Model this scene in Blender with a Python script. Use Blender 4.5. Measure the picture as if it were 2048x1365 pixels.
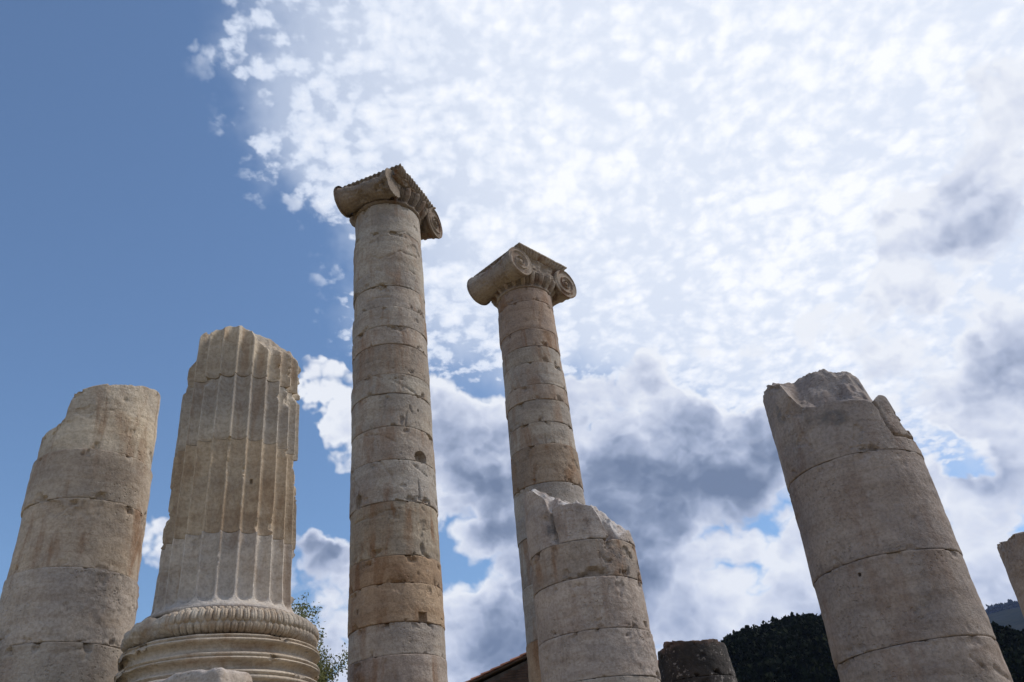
import bpy, math, random
import numpy as np
from mathutils import Matrix, Vector

random.seed(7)
R_ = math.radians
for o in list(bpy.data.objects):
    bpy.data.objects.remove(o)
scene = bpy.context.scene
COL = scene.collection

# ------------------------------------------------------------------ camera
# measured from the vertical vanishing point of the columns
VX, VY, FP, W0, H0 = 720.0, -2000.0, 1700.0, 2048.0, 1365.0
EYE = 1.6
_u = np.array([VX - W0/2, -(VY - H0/2), -FP]); _u /= np.linalg.norm(_u)
_y = np.array([0, 0, -1.0]) - _u*(-_u[2]); _y /= np.linalg.norm(_y)
_x = np.cross(_y, _u)
RC = np.array([_x, _y, _u])                    # world from camera
cam_d = bpy.data.cameras.new('camera')
cam = bpy.data.objects.new('camera', cam_d); COL.objects.link(cam)
cam_d.sensor_width = 36.0
cam_d.lens = FP/W0*36.0
cam_d.clip_end = 20000
m = Matrix([list(RC[0])+[0], list(RC[1])+[0], list(RC[2])+[EYE], [0, 0, 0, 1]])
cam.matrix_world = m
scene.camera = cam

def ray(px, py):
    v = RC @ np.array([px - W0/2, -(py - H0/2), -FP])
    return v/np.linalg.norm(v)
def azel(px, py):
    v = ray(px, py)
    return math.atan2(v[0], v[1]), math.asin(v[2])

# ------------------------------------------------------------------ light
SUN_AZ, SUN_EL = R_(74), R_(48)
scene.view_settings.view_transform = 'Standard'
scene.view_settings.look = 'None'
scene.view_settings.gamma = 1.0
scene.view_settings.use_curve_mapping = False
scene.view_settings.exposure = 0.0
sun_d = bpy.data.lights.new('sun', 'SUN'); sun = bpy.data.objects.new('sun', sun_d)
COL.objects.link(sun)
sun_d.energy = 3.0; sun_d.angle = R_(20); sun_d.color = (1.0, 0.93, 0.84)
_sd = Vector((math.sin(SUN_AZ)*math.cos(SUN_EL), math.cos(SUN_AZ)*math.cos(SUN_EL), math.sin(SUN_EL)))
sun.rotation_euler = _sd.to_track_quat('Z', 'Y').to_euler()
sun.location = (30, 10, 60)

scene.cycles.max_bounces = 5; scene.cycles.diffuse_bounces = 3; scene.cycles.volume_bounces = 0
# ------------------------------------------------------------------ world
world = bpy.data.worlds.new('World'); scene.world = world
world.use_nodes = True
nt = world.node_tree; nt.nodes.clear()
class NB:
    """tiny node builder"""
    def __init__(s, nt): s.nt = nt
    def n(s, t, **k):
        nd = s.nt.nodes.new(t)
        for a, b in k.items(): setattr(nd, a, b)
        return nd
    def put(s, sock, v):
        if isinstance(v, bpy.types.NodeSocket): s.nt.links.new(v, sock)
        elif v is not None: sock.default_value = v
    def m(s, op, a, b=None, c=None, clamp=False):
        nd = s.n('ShaderNodeMath', operation=op, use_clamp=clamp)
        s.put(nd.inputs[0], a); s.put(nd.inputs[1], b)
        if c is not None: s.put(nd.inputs[2], c)
        return nd.outputs[0]
    def v(s, op, a, b=None, out=0):
        nd = s.n('ShaderNodeVectorMath', operation=op)
        s.put(nd.inputs[0], a)
        if op == 'SCALE': s.put(nd.inputs['Scale'], b)
        else: s.put(nd.inputs[1], b)
        return nd.outputs[out]
    def noise(s, vec, scale, detail=4, rough=.5, dist=0, out='Fac', dim='3D'):
        nd = s.n('ShaderNodeTexNoise', noise_dimensions=dim)
        s.put(nd.inputs['Vector'], vec); nd.inputs['Scale'].default_value = scale
        nd.inputs['Detail'].default_value = detail; nd.inputs['Roughness'].default_value = rough
        nd.inputs['Distortion'].default_value = dist
        return nd.outputs[out]
    def mr(s, x, a, b, c=0, d=1, smooth=True):
        nd = s.n('ShaderNodeMapRange', interpolation_type='SMOOTHSTEP' if smooth else 'LINEAR')
        s.put(nd.inputs[0], x)
        for i, q in enumerate((a, b, c, d)): s.put(nd.inputs[1+i], q)
        return nd.outputs[0]
    def mix(s, f, a, b, mode='MIX', clamp=False):
        nd = s.n('ShaderNodeMix', data_type='RGBA', blend_type=mode, clamp_factor=True)
        s.put(nd.inputs[0], f); s.put(nd.inputs[6], a); s.put(nd.inputs[7], b)
        return nd.outputs[2]
    def comb(s, x, y, z):
        nd = s.n('ShaderNodeCombineXYZ')
        for i, q in enumerate((x, y, z)): s.put(nd.inputs[i], q)
        return nd.outputs[0]
    def sep(s, v_):
        nd = s.n('ShaderNodeSeparateXYZ'); s.put(nd.inputs[0], v_)
        return nd.outputs

w = NB(nt)
tc = w.n('ShaderNodeTexCoord').outputs['Generated']
DIR = w.v('NORMALIZE', tc)
X, Y, Z = w.sep(DIR)
sky = w.n('ShaderNodeTexSky', sky_type='NISHITA')
sky.sun_disc = False
sky.sun_elevation = SUN_EL
sky.sun_rotation = SUN_AZ
sky.altitude = 200; sky.air_density = 1.0; sky.dust_density = 0.6; sky.ozone_density = 1.6
base = w.mix(1, sky.outputs[0], (1.10, 1.32, 1.46, 1), 'MULTIPLY')
base = w.mix(.05, base, (4.2, 4.7, 5.4, 1))

def blobs(dirv, lst):
    acc = None
    for (px, py, r, wt) in lst:
        b = ray(px, py)
        d = w.v('DISTANCE', dirv, tuple(b), out=1)
        ang = r/1900.0
        g = w.mr(d, ang*1.5, 0.0, 0.0, wt)
        acc = g if acc is None else w.m('ADD', acc, g)
    return acc
# warped direction so cloud outlines are ragged
wn = w.noise(DIR, 5.0, 5, .6, out='Color')
wv = w.v('SCALE', w.v('SUBTRACT', wn, (.5, .5, .5)), .16)
DW = w.v('ADD', DIR, wv)

# layer 1: a thin mottled sheet of small clouds, high and overhead
zz = w.m('ADD', w.m('MAXIMUM', Z, 0.0), .22)
PL = w.comb(w.m('DIVIDE', X, zz), w.m('DIVIDE', Y, zz), 0.0)
warp1 = w.v('SCALE', w.v('SUBTRACT', w.noise(PL, 4.0, 3, .5, out='Color'), (.5, .5, .5)), .05)
PLW = w.v('ADD', PL, warp1)
big = w.noise(PLW, 3.4, 5, .6)
cells = w.noise(w.v('MULTIPLY', PLW, (1.1, .95, 1)), 38.0, 3, .55)
cells2 = w.noise(PLW, 14.0, 5, .62)
cv = w.n('ShaderNodeTexVoronoi', feature='F1'); w.put(cv.inputs['Vector'], w.v('ADD', PLW, w.v('SCALE', w.noise(PL, 30, 2, .5, out='Color'), .02)))
cv.inputs['Scale'].default_value = 33; cv.inputs['Detail'].default_value = 1.5; cv.inputs['Roughness'].default_value = .5
cellv = w.m('SUBTRACT', .42, cv.outputs['Distance'])
cov1 = blobs(w.v('ADD', DW, w.v('SCALE', w.v('SUBTRACT', w.noise(DIR, 9, 4, .65, out='Color'), (.5, .5, .5)), .12)), [(690,120,240,.8),(600,330,190,.7),(900,300,300,.7),(1150,100,380,.8),(1150,450,300,.7),(1500,500,420,.9),
    (1800,150,420,1.),(1350,-350,600,.8),(2050,450,450,.9),(770,600,160,.6),(1000,640,220,.7),(1400,640,250,.6),(2500,300,650,1.),(2300,-500,800,1.),(1500,-1300,1400,1.2),
    (1750,700,300,.6),(60,350,520,-.9),(150,900,450,-.8),(1420,200,130,-.45),(1440,720,90,-.35),(1250,560,90,-.25),(620,480,70,-.2)])
den1 = w.m('ADD', w.m('MULTIPLY', w.m('MINIMUM', cov1, 1.5), .36), w.m('ADD', w.m('MULTIPLY', w.m('SUBTRACT', cells, .5), 1.5), w.m('MULTIPLY', cellv, .85)))
den1 = w.m('ADD', den1, w.m('MULTIPLY', w.m('SUBTRACT', cells2, .5), 2.0))
den1 = w.m('ADD', den1, w.m('MULTIPLY', w.m('SUBTRACT', big, .5), 1.9))
sd = w.v('DOT_PRODUCT', DIR, tuple(ray(1550, 60)), out=1)
glow = w.mr(sd, .76, .98)
den1 = w.m('ADD', den1, w.m('ADD', w.m('MULTIPLY', glow, .20), .15))
env1 = w.mr(cov1, -.05, .55)
a1 = w.m('MULTIPLY', w.mr(den1, .04, .50), env1)
tex1 = w.mr(den1, .25, 1.2)
c1 = w.mix(w.m('ADD', w.m('MULTIPLY', tex1, .55), w.m('MULTIPLY', glow, .45)), (6.4, 7.3, 9.0, 1), (10.1, 10.3, 10.7, 1))
veil = w.m('MULTIPLY', w.mr(cov1, .10, 1.25), w.m('ADD', .34, w.m('MULTIPLY', glow, .60)))
a1 = w.m('SUBTRACT', 1.0, w.m('MULTIPLY', w.m('SUBTRACT', 1.0, w.m('MULTIPLY', a1, .92)), w.m('SUBTRACT', 1.0, veil)))
col = w.mix(a1, base, c1)

# layer 2: cumulus banks nearer the horizon, each bank lit from the upper right
wn2 = w.v('SCALE', w.noise(DIR, 11, 4, .6, out='Color'), .07)
def puff(vec):
    q = w.v('MULTIPLY', vec, (1.0, 1.0, 1.35))
    n1 = w.noise(q, 4.5, 5, .5)
    vo_ = w.n('ShaderNodeTexVoronoi', feature='F1'); w.put(vo_.inputs['Vector'], w.v('ADD', q, wn2))
    vo_.inputs['Scale'].default_value = 9
    vo_.inputs['Detail'].default_value = 2.5; vo_.inputs['Roughness'].default_value = .55; vo_.inputs['Lacunarity'].default_value = 2.3
    return w.m('ADD', n1, w.m('MULTIPLY', w.m('SUBTRACT', .5, vo_.outputs['Distance']), .40))
SH = (.010, .003, .016)
p0 = puff(DIR)
p1 = puff(w.v('ADD', DIR, SH))
DW2 = w.v('ADD', DIR, w.v('SCALE', w.v('SUBTRACT', wn, (.5, .5, .5)), .22))
cov2 = blobs(DW2, [(1350,960,270,1.1),(1540,1050,170,.9),(1200,860,200,.8),(1470,890,120,.5),(1000,920,230,.9),(930,1080,210,.9),(1130,1100,260,.9),(1320,1130,240,.7),
    (655,775,100,.95),(630,860,60,.6),(680,985,75,.8),(640,1210,150,.8),(720,1290,150,.8),(950,1260,200,.9),(1380,1240,220,.9),(1600,1220,220,.9),(1120,1280,200,.8),
    (1830,630,210,1.),(1990,560,210,1.),(1690,690,170,.7),(1520,710,150,.5),(1890,790,110,.8),(2010,830,130,.8),(1990,1040,170,1.),(2010,1190,170,1.),(1860,1100,150,.9),(1720,1150,200,.9),
    (295,1150,90,.9),(318,930,70,.8),(2000,240,140,.75),(1570,300,80,.65),(700,1400,330,.8),(1500,1450,480,.9),(2200,900,380,.8),
    (820,820,140,.7),(850,980,140,.8),(1925,915,80,-1.0),(630,1010,70,-.7),(1470,790,70,-.6),(470,700,200,-.5),(650,600,120,-.5),(655,770,90,.4),(650,850,110,.6),(630,1180,200,.7),(600,1320,200,.6),(50,370,250,-.6),(1850,620,230,.5),(1500,200,300,-.3),(1150,500,250,-.5)])
hor = w.mr(Z, .25, .02, 0, .5)
back = w.m('MULTIPLY', w.mr(Y, .25, -.3, 0, 1), .72)
bigc = w.noise(DIR, 2.2, 3, .5)
back = w.m('MULTIPLY', back, w.mr(bigc, .35, .6, .35, 1.2))
cov2 = w.m('ADD', w.m('ADD', w.m('MINIMUM', cov2, 1.1), hor), back)
den2 = w.m('ADD', w.m('SUBTRACT', cov2, .17), w.m('MULTIPLY', w.m('SUBTRACT', p0, .55), 2.0))
a2 = w.mr(den2, .0, .24)
dark = blobs(DW2, [(1400,960,290,.80),(1540,1030,150,.35),(1000,1030,280,.55),(1150,1060,260,.32),(1900,720,220,.80),(640,1150,200,.45),(2010,230,110,.12),(1570,300,120,.45),(1990,620,170,.25),(1450,1190,150,-.25),(1640,1150,120,-.2),
    (650,1080,160,.35),(900,850,190,.3),(1700,690,140,.3),(700,1270,200,.4),(1000,1280,160,.2),(1650,1100,140,.3),(1000,1180,150,.3)])
lit = w.m('MULTIPLY', w.m('SUBTRACT', p0, p1), 3.6)
soft = w.noise(w.v('MULTIPLY', DIR, (1, 1, 1.6)), 4.0, 6, .56)
core = w.mr(den2, .04, .65)
shade = w.m('ADD', w.m('MULTIPLY', core, w.m('ADD', w.m('MULTIPLY', dark, .76), .16)), w.m('MULTIPLY', lit, -.50))
shade = w.m('ADD', shade, w.m('MULTIPLY', w.m('SUBTRACT', soft, .5), .65))
shade = w.m('ADD', shade, w.m('MULTIPLY', w.mr(Z, .34, .18, 0, .25), core))
cr = w.n('ShaderNodeValToRGB'); w.put(cr.inputs[0], shade)
e = cr.color_ramp.elements
e[0].position = 0.0; e[0].color = (.88, .91, .97, 1)
e[1].position = 1.0; e[1].color = (.17, .22, .33, 1)
q = e.new(.28); q.color = (.66, .71, .84, 1)
q = e.new(.58); q.color = (.40, .46, .61, 1)
q = e.new(.80); q.color = (.25, .305, .43, 1)
c2 = w.v('SCALE', cr.outputs[0], 10.0)
col = w.mix(w.m('MULTIPLY', a2, .96), col, c2)
# below the horizon: plain haze
col = w.mix(w.mr(Z, .0, -.05), col, (2.2, 2.2, 2.1, 1))
bg = w.n('ShaderNodeBackground'); w.put(bg.inputs[0], col); bg.inputs[1].default_value = 0.10
out = w.n('ShaderNodeOutputWorld'); nt.links.new(bg.outputs[0], out.inputs[0])
world.cycles.sampling_method = 'MANUAL'; world.cycles.sample_map_resolution = 256

# ------------------------------------------------------------------ noise
_rng = np.random.RandomState(3)
_G = _rng.normal(size=(4096, 3)); _G /= np.linalg.norm(_G, axis=1)[:, None]
def perlin(p, seed=0):
    p = np.asarray(p, float); i = np.floor(p).astype(np.int64); f = p - i
    u = f*f*f*(f*(f*6-15)+10)
    res = 0
    for dx in (0, 1):
        wx = u[:, 0] if dx else 1-u[:, 0]
        for dy in (0, 1):
            wy = u[:, 1] if dy else 1-u[:, 1]
            for dz in (0, 1):
                wz = u[:, 2] if dz else 1-u[:, 2]
                h = ((i[:, 0]+dx)*73856093) ^ ((i[:, 1]+dy)*19349663) ^ ((i[:, 2]+dz)*83492791) ^ (seed*2654435761 & 0xffffffff)
                h = ((h ^ (h >> 13))*1274126177) & 0x7fffffff
                g = _G[(h >> 7) & 4095]
                res = res + wx*wy*wz*(g[:, 0]*(f[:, 0]-dx)+g[:, 1]*(f[:, 1]-dy)+g[:, 2]*(f[:, 2]-dz))
    return res*1.6
def fbm(p, octv=4, seed=0, gain=.5):
    a, s, t = 1.0, 0, 0
    p = np.asarray(p, float)
    for k in range(octv):
        s = s + a*perlin(p*(2.03**k)+k*17.3, seed+k); t += a; a *= gain
    return s/t*1.5
def ridged(p, octv=3, seed=0):
    a, s, t = 1.0, 0, 0
    for k in range(octv):
        s = s + a*(1-2*np.abs(perlin(np.asarray(p)*(2.1**k)+k*9.1, seed+k))); t += a; a *= .5
    return s/t

def facets(x, y, scale, seed):
    """continuous field of sharp-edged irregular pyramids, like fracture faces"""
    x = np.asarray(x, float); y = np.asarray(y, float)
    rs = np.random.RandomState(seed); n = int((2.6/scale)**2)
    best = np.full(x.shape, -9.0)
    for _ in range(n):
        sx, sy = rs.uniform(-1.3, 1.3, 2); a = rs.uniform(-.35, .5); m_ = rs.randint(3, 6); t0 = rs.uniform(0, 6.28)
        f = np.full(x.shape, -9.0)
        for k in range(m_):
            t = t0+2*math.pi*k/m_+rs.uniform(-.4, .4); g = rs.uniform(.25, 1.5)
            f = np.maximum(f, g*((x-sx)*math.cos(t)+(y-sy)*math.sin(t))/scale)
        best = np.maximum(best, a-f)
    return best

# ------------------------------------------------------------------ object helpers
def meta(o, label=None, cat=None, group=None, kind=None):
    if label: o['label'] = label
    if cat: o['category'] = cat
    if group: o['group'] = group
    if kind: o['kind'] = kind
    return o
def mesh_obj(name, V, Fq, mat, parent=None, smooth=True, color=None, tris=None, sharp=None):
    V = np.asarray(V, np.float32)
    me = bpy.data.meshes.new(name)
    Fq = np.asarray(Fq, np.int32).reshape(-1, 4) if Fq is not None and len(Fq) else np.zeros((0, 4), np.int32)
    T = np.asarray(tris, np.int32).reshape(-1, 3) if tris is not None and len(tris) else np.zeros((0, 3), np.int32)
    me.vertices.add(len(V)); me.vertices.foreach_set('co', V.ravel())
    nl = Fq.size + T.size
    me.loops.add(nl); me.loops.foreach_set('vertex_index', np.concatenate([Fq.ravel(), T.ravel()]))
    me.polygons.add(len(Fq)+len(T))
    ls = np.concatenate([np.arange(len(Fq))*4, Fq.size + np.arange(len(T))*3])
    me.polygons.foreach_set('loop_start', ls)
    me.polygons.foreach_set('use_smooth', np.full(len(Fq)+len(T), smooth))
    me.update(calc_edges=True); me.validate()
    if sharp: 
        me.set_sharp_from_angle(angle=R_(sharp))
    me.materials.append(mat)
    o = bpy.data.objects.new(name, me); COL.objects.link(o)
    if parent: o.parent = parent
    if color: o.color = (*color, 1)
    return o
def empty(name, loc, rz=0):
    o = bpy.data.objects.new(name, None); COL.objects.link(o)
    o.location = loc; o.rotation_euler = (0, 0, rz); o.empty_display_size = .3
    return o
def grid_faces(nu, nv, wrap=True, off=0):
    """nu columns, nv rows, vertex index = off + j*nu + i"""
    i = np.arange(nu if wrap else nu-1); j = np.arange(nv-1)
    I, J = np.meshgrid(i, j); I = I.ravel(); J = J.ravel(); I2 = (I+1) % nu
    return np.stack([J*nu+I, J*nu+I2, (J+1)*nu+I2, (J+1)*nu+I], 1)+off

# ------------------------------------------------------------------ materials
def new_mat(name):
    mt = bpy.data.materials.new(name); mt.use_nodes = True
    mt.node_tree.nodes.clear(); b = NB(mt.node_tree)
    pr = b.n('ShaderNodeBsdfPrincipled'); ou = b.n('ShaderNodeOutputMaterial')
    mt.node_tree.links.new(pr.outputs[0], ou.inputs[0])
    return mt, b, pr
def stone_mat(name, stain=.6, pit=1.0, lichen=.5, rust=(.30, .165, .085)):
    mt, b, pr = new_mat(name)
    oi = b.n('ShaderNodeObjectInfo')
    tcn = b.n('ShaderNodeTexCoord').outputs['Object']
    off = b.m('MULTIPLY', oi.outputs['Random'], 37.0)
    P = b.v('ADD', tcn, b.comb(off, off, off))
    tint = b.mix(1, oi.outputs['Color'], (1.28, 1.22, 1.16, 1), 'MULTIPLY')
    # broad clouding and horizontal bedding of the marble
    n1 = b.noise(P, 1.1, 6, .6, .4)
    bed = b.noise(b.v('MULTIPLY', P, (.5, .5, 4.0)), 1.6, 6, .62, .5)
    fine = b.noise(P, 22, 5, .7)
    c = b.mix(b.mr(n1, .3, .7), b.mix(1, tint, (.80, .80, .82, 1), 'MULTIPLY'), b.mix(1, tint, (1.14, 1.12, 1.08, 1), 'MULTIPLY'))
    c = b.mix(b.m('MULTIPLY', b.mr(bed, .42, .70), .60), c, b.mix(1, c, (.70, .64, .58, 1), 'MULTIPLY'))
    # ochre iron stains, run down in streaks
    st = b.noise(b.v('MULTIPLY', P, (2.3, 2.3, .45)), 1.2, 6, .62, .8)
    st2 = b.noise(P, .8, 4, .55)
    sf = b.m('MULTIPLY', b.mr(st, .46, .66), b.mr(st2, .38, .56))
    c = b.mix(b.m('MULTIPLY', sf, stain), c, (*rust, 1))
    # grime patches
    g = b.noise(P, 2.6, 7, .68, .3)
    c = b.mix(b.m('MULTIPLY', b.mr(g, .52, .70), lichen), c, b.mix(1, c, (.50, .49, .47, 1), 'MULTIPLY'))
    # pale bruises
    pl = b.noise(P, 5.5, 6, .7)
    c = b.mix(b.m('MULTIPLY', b.mr(pl, .60, .74), .35), c, (.55, .53, .49, 1))
    c = b.mix(b.m('MULTIPLY', b.mr(fine, .30, .62), .30), b.mix(1, c, (.72, .70, .68, 1), 'MULTIPLY'), c)
    c = b.mix(b.mr(fine, .35, .6), b.mix(1, c, (.84, .83, .82, 1), 'MULTIPLY'), c)
    fa = b.n('ShaderNodeAttribute', attribute_name='fresh').outputs['Fac']
    fr_ = b.mr(b.m('ADD', fa, b.m('MULTIPLY', b.m('SUBTRACT', b.noise(P, 6, 5, .65), .5), 1.2)), .35, .7)
    c = b.mix(b.m('MULTIPLY', fr_, .8), c, (.54, .52, .50, 1))
    pa = b.n('ShaderNodeAttribute', attribute_name='patch').outputs['Fac']
    c = b.mix(b.m('MULTIPLY', b.m('MULTIPLY', pa, .75), b.mr(b.noise(P, 9, 5, .7), .3, .6)), c, (.13, .125, .125, 1))
    # pecks
    vo = b.n('ShaderNodeTexVoronoi'); b.put(vo.inputs['Vector'], b.v('ADD', P, b.v('SCALE', b.noise(P, 9, 2, out='Color'), .08)))
    vo.inputs['Scale'].default_value = 15
    rough_zone = b.mr(b.noise(P, 1.3, 3, .5), .44, .60)
    peck = b.m('MULTIPLY', b.mr(vo.outputs['Distance'], .30, .12), rough_zone)
    flk = b.mr(b.noise(b.v('MULTIPLY', P, (1, 1, 2.6)), 17, 4, .65), .60, .72)
    c = b.mix(b.m('MULTIPLY', flk, .30), c, b.mix(1, c, (.55, .47, .42, 1), 'MULTIPLY'))
    b.put(pr.inputs['Base Color'], c)
    pr.inputs['Roughness'].default_value = .88
    pr.inputs['Specular IOR Level'].default_value = .25
    h = b.m('MULTIPLY', b.noise(P, 7, 6, .65), 1.0)
    h = b.m('ADD', h, b.m('MULTIPLY', b.noise(P, 38, 4, .7), .38))
    h = b.m('SUBTRACT', h, b.m('MULTIPLY', peck, .55*pit))
    h = b.m('SUBTRACT', h, b.m('MULTIPLY', flk, .18*pit))
    bp = b.n('ShaderNodeBump'); bp.inputs['Strength'].default_value = .75; bp.inputs['Distance'].default_value = .035
    b.put(bp.inputs['Height'], h); b.put(pr.inputs['Normal'], bp.outputs[0])
    return mt
M_ST = stone_mat('weathered_marble', .6, .7, .4)
M_WARM = stone_mat('ochre_stained_marble', .8, .8, .55)
M_FL = stone_mat('fluted_marble', .5, .35, .28, rust=(.36, .22, .12))
M_CAP = stone_mat('capital_marble', .9, .8, .8, rust=(.22, .12, .07))
M_PINK = stone_mat('rosy_grey_marble', .38, 1.2, .5, rust=(.25, .15, .10))
def dark_mat():
    mt, b, pr = new_mat('near_black_stone')
    P = b.n('ShaderNodeTexCoord').outputs['Object']
    n = b.noise(P, 3, 6, .65)
    c = b.mix(b.mr(n, .35, .7), (.020, .017, .015, 1), (.050, .040, .034, 1))  # near-black base tone, mottled by noise
    X_, Y_, Z_ = b.sep(P)
    sp = b.noise(P, 11, 5, .72)
    top = b.mr(Z_, 4.9, 6.0)
    c = b.mix(b.m('MULTIPLY', b.mr(sp, .57, .62), b.m('MULTIPLY', b.mr(b.noise(P, 2, 2), .40, .6), .85)), c, (.33, .29, .26, 1))
    c = b.mix(b.m('MULTIPLY', b.mr(b.m('ADD', Z_, b.m('MULTIPLY', b.noise(P, 4, 4), .5)), 6.05, 6.3), .6), c, (.25, .15, .11, 1))
    b.put(pr.inputs['Base Color'], c); pr.inputs['Roughness'].default_value = .95
    bp = b.n('ShaderNodeBump'); bp.inputs['Distance'].default_value = .05
    b.put(bp.inputs['Height'], b.noise(P, 9, 6, .7)); b.put(pr.inputs['Normal'], bp.outputs[0])
    return mt
M_DARK = dark_mat()
def simple_mat(name, c1, c2, scale, rough=.9, bump=.02, bscale=None, detail=5, transl=0, objtint=False):
    mt, b, pr = new_mat(name)
    P = b.n('ShaderNodeTexCoord').outputs['Object']
    f = b.mr(b.noise(P, scale, detail, .62), .33, .67)
    c = b.mix(f, (*c1, 1), (*c2, 1))
    if objtint:
        oi = b.n('ShaderNodeObjectInfo')
        rr = b.mr(oi.outputs['Random'], 0, 1, .65, 1.35, smooth=False)
        c = b.v('SCALE', c, rr)
    b.put(pr.inputs['Base Color'], c); pr.inputs['Roughness'].default_value = rough
    pr.inputs['Specular IOR Level'].default_value = .2
    if bump:
        bp = b.n('ShaderNodeBump'); bp.inputs['Distance'].default_value = bump
        b.put(bp.inputs['Height'], b.noise(P, bscale or scale*4, 5, .7)); b.put(pr.inputs['Normal'], bp.outputs[0])
    return mt
M_TILE = simple_mat('terracotta', (.20, .075, .042), (.33, .15, .09), 4, .85, .01, objtint=True)
M_BRICK = simple_mat('old_brick', (.055, .036, .028), (.12, .075, .055), 3, .95, .02)
M_MORTAR = simple_mat('lime_mortar', (.07, .06, .05), (.12, .10, .085), 3, .95, .02)
M_WOOD = simple_mat('dark_timber', (.05, .035, .025), (.09, .06, .04), 6, .8, .01)
M_GRASS = simple_mat('dry_ground', (.20, .17, .09), (.36, .29, .19), .35, .95, .05, 6, 8)
M_HILL = simple_mat('wooded_ground', (.012, .017, .009), (.028, .030, .016), .05, 1, .0)
[setattr(q.inputs['Specular IOR Level'], 'default_value', 0.0) for q in M_HILL.node_tree.nodes if q.type == 'BSDF_PRINCIPLED']
M_BARK = simple_mat('bark', (.06, .05, .04), (.13, .105, .08), 6, .9, .01)
def leaf_mat(name, c1, c2, tr=.3):
    mt, b, pr = new_mat(name)
    g = b.n('ShaderNodeNewGeometry')
    P = g.outputs['Position']
    rnd = g.outputs['Random Per Island']
    c = b.mix(rnd, (*c1, 1), (*c2, 1))
    c = b.mix(b.mr(b.noise(P, .12, 3), .35, .65, 0, .5), c, b.mix(1, c, (.55, .6, .5, 1), 'MULTIPLY'))
    b.put(pr.inputs['Base Color'], c); pr.inputs['Roughness'].default_value = .95
    pr.inputs['Specular IOR Level'].default_value = .05
    if tr:
        t = b.n('ShaderNodeBsdfTranslucent'); b.put(t.inputs[0], c)
        mx = b.n('ShaderNodeMixShader'); mx.inputs[0].default_value = tr
        ou = [q for q in b.nt.nodes if q.type == 'OUTPUT_MATERIAL'][0]
        b.nt.links.new(pr.outputs[0], mx.inputs[1]); b.nt.links.new(t.outputs[0], mx.inputs[2])
        b.nt.links.new(mx.outputs[0], ou.inputs[0])
    return mt
M_LEAF = leaf_mat('small_tree_leaves', (.10, .115, .045), (.23, .225, .10), .4)
M_PINE = leaf_mat('hill_wood_leaves', (.010, .014, .007), (.016, .020, .009), 0)
M_FAR = leaf_mat('far_wood_leaves', (.02, .03, .016), (.045, .055, .03), 0)

# ------------------------------------------------------------------ column solver
class Col:
    """a standing column: axis position, shaft radius against height, measured from both outlines"""
    def __init__(s, d, L, Rr=None, r=None):
        s.d = d
        l = np.array([azel(*p) for p in L])
        if Rr:
            q = np.array([azel(*p) for p in Rr])
            pl = np.polyfit(d*np.tan(l[:, 1]), l[:, 0], 1); pr = np.polyfit(d*np.tan(q[:, 1]), q[:, 0], 1)
            z = np.linspace(3, 9, 5)
            s.az = float(np.mean((np.polyval(pl, z)+np.polyval(pr, z))/2))
            rr = d*np.sin((np.polyval(pr, z)-np.polyval(pl, z))/2)
            k = np.polyfit(z+EYE, rr, 1)
            s.k = k
        else:
            s.k = np.array([-.013, r]); 
            z0 = d*np.tan(l[0, 1])+EYE
            s.az = float(l[0, 0] + math.asin((r-.013*z0)/d))
        s.x = d*math.sin(s.az); s.y = d*math.cos(s.az)
        s.front = math.atan2(-s.y, -s.x)       # angle from the axis towards the viewer
    def r(s, z): return np.minimum(np.polyval(s.k, np.maximum(z, 0.0)), np.polyval(s.k, 0)+0*z)
    def hit(s, px, py, r=None):
        """image point on the shaft -> (angle about the axis, height)"""
        v = ray(px, py); h = math.hypot(v[0], v[1]); vx, vy, vz = v/h
        rr = r or float(s.r(5.0))
        for _ in range(4):
            b = vx*s.x+vy*s.y; c = s.x**2+s.y**2-rr*rr
            disc = b*b-c
            t = b-math.sqrt(disc) if disc > 0 else b
            z = EYE+t*vz
            if r is None: rr = float(s.r(z))
        return math.atan2(vy*t-s.y, vx*t-s.x), z
    def zc(s, px, py, dr=0):      # height of a point at distance d+dr
        return EYE+(s.d+dr)*math.tan(azel(px, py)[1])

def wrap(a): return (a+math.pi) % (2*math.pi)-math.pi

def theta_grid(front, n_front=230, n_back=60, extra=()):
    """more columns of vertices on the sides that can be seen"""
    a = np.linspace(-1.95, 1.95, n_front, endpoint=False)
    b = np.linspace(1.95, 2*math.pi-1.95, n_back, endpoint=False)
    t = np.concatenate([a, b])
    for c, hw, n in extra:
        t = np.concatenate([t, wrap(c-front)+np.linspace(-hw, hw, n)])
    t = np.unique(np.round(t, 5))
    return t+front

def polydist(a, z, pts, rad):
    """distance on the unrolled surface to a polyline of (angle, z)"""
    d = np.full(a.shape, 9.0)
    for (a0, z0), (a1, z1) in zip(pts[:-1], pts[1:]):
        x0 = wrap(a-a0)*rad; y0 = z-z0
        dx = wrap(a1-a0)*rad; dy = z1-z0; L = dx*dx+dy*dy+1e-9
        t = np.clip((x0*dx+y0*dy)/L, 0, 1)
        d = np.minimum(d, np.hypot(x0-t*dx, y0-t*dy))
    return d

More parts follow.
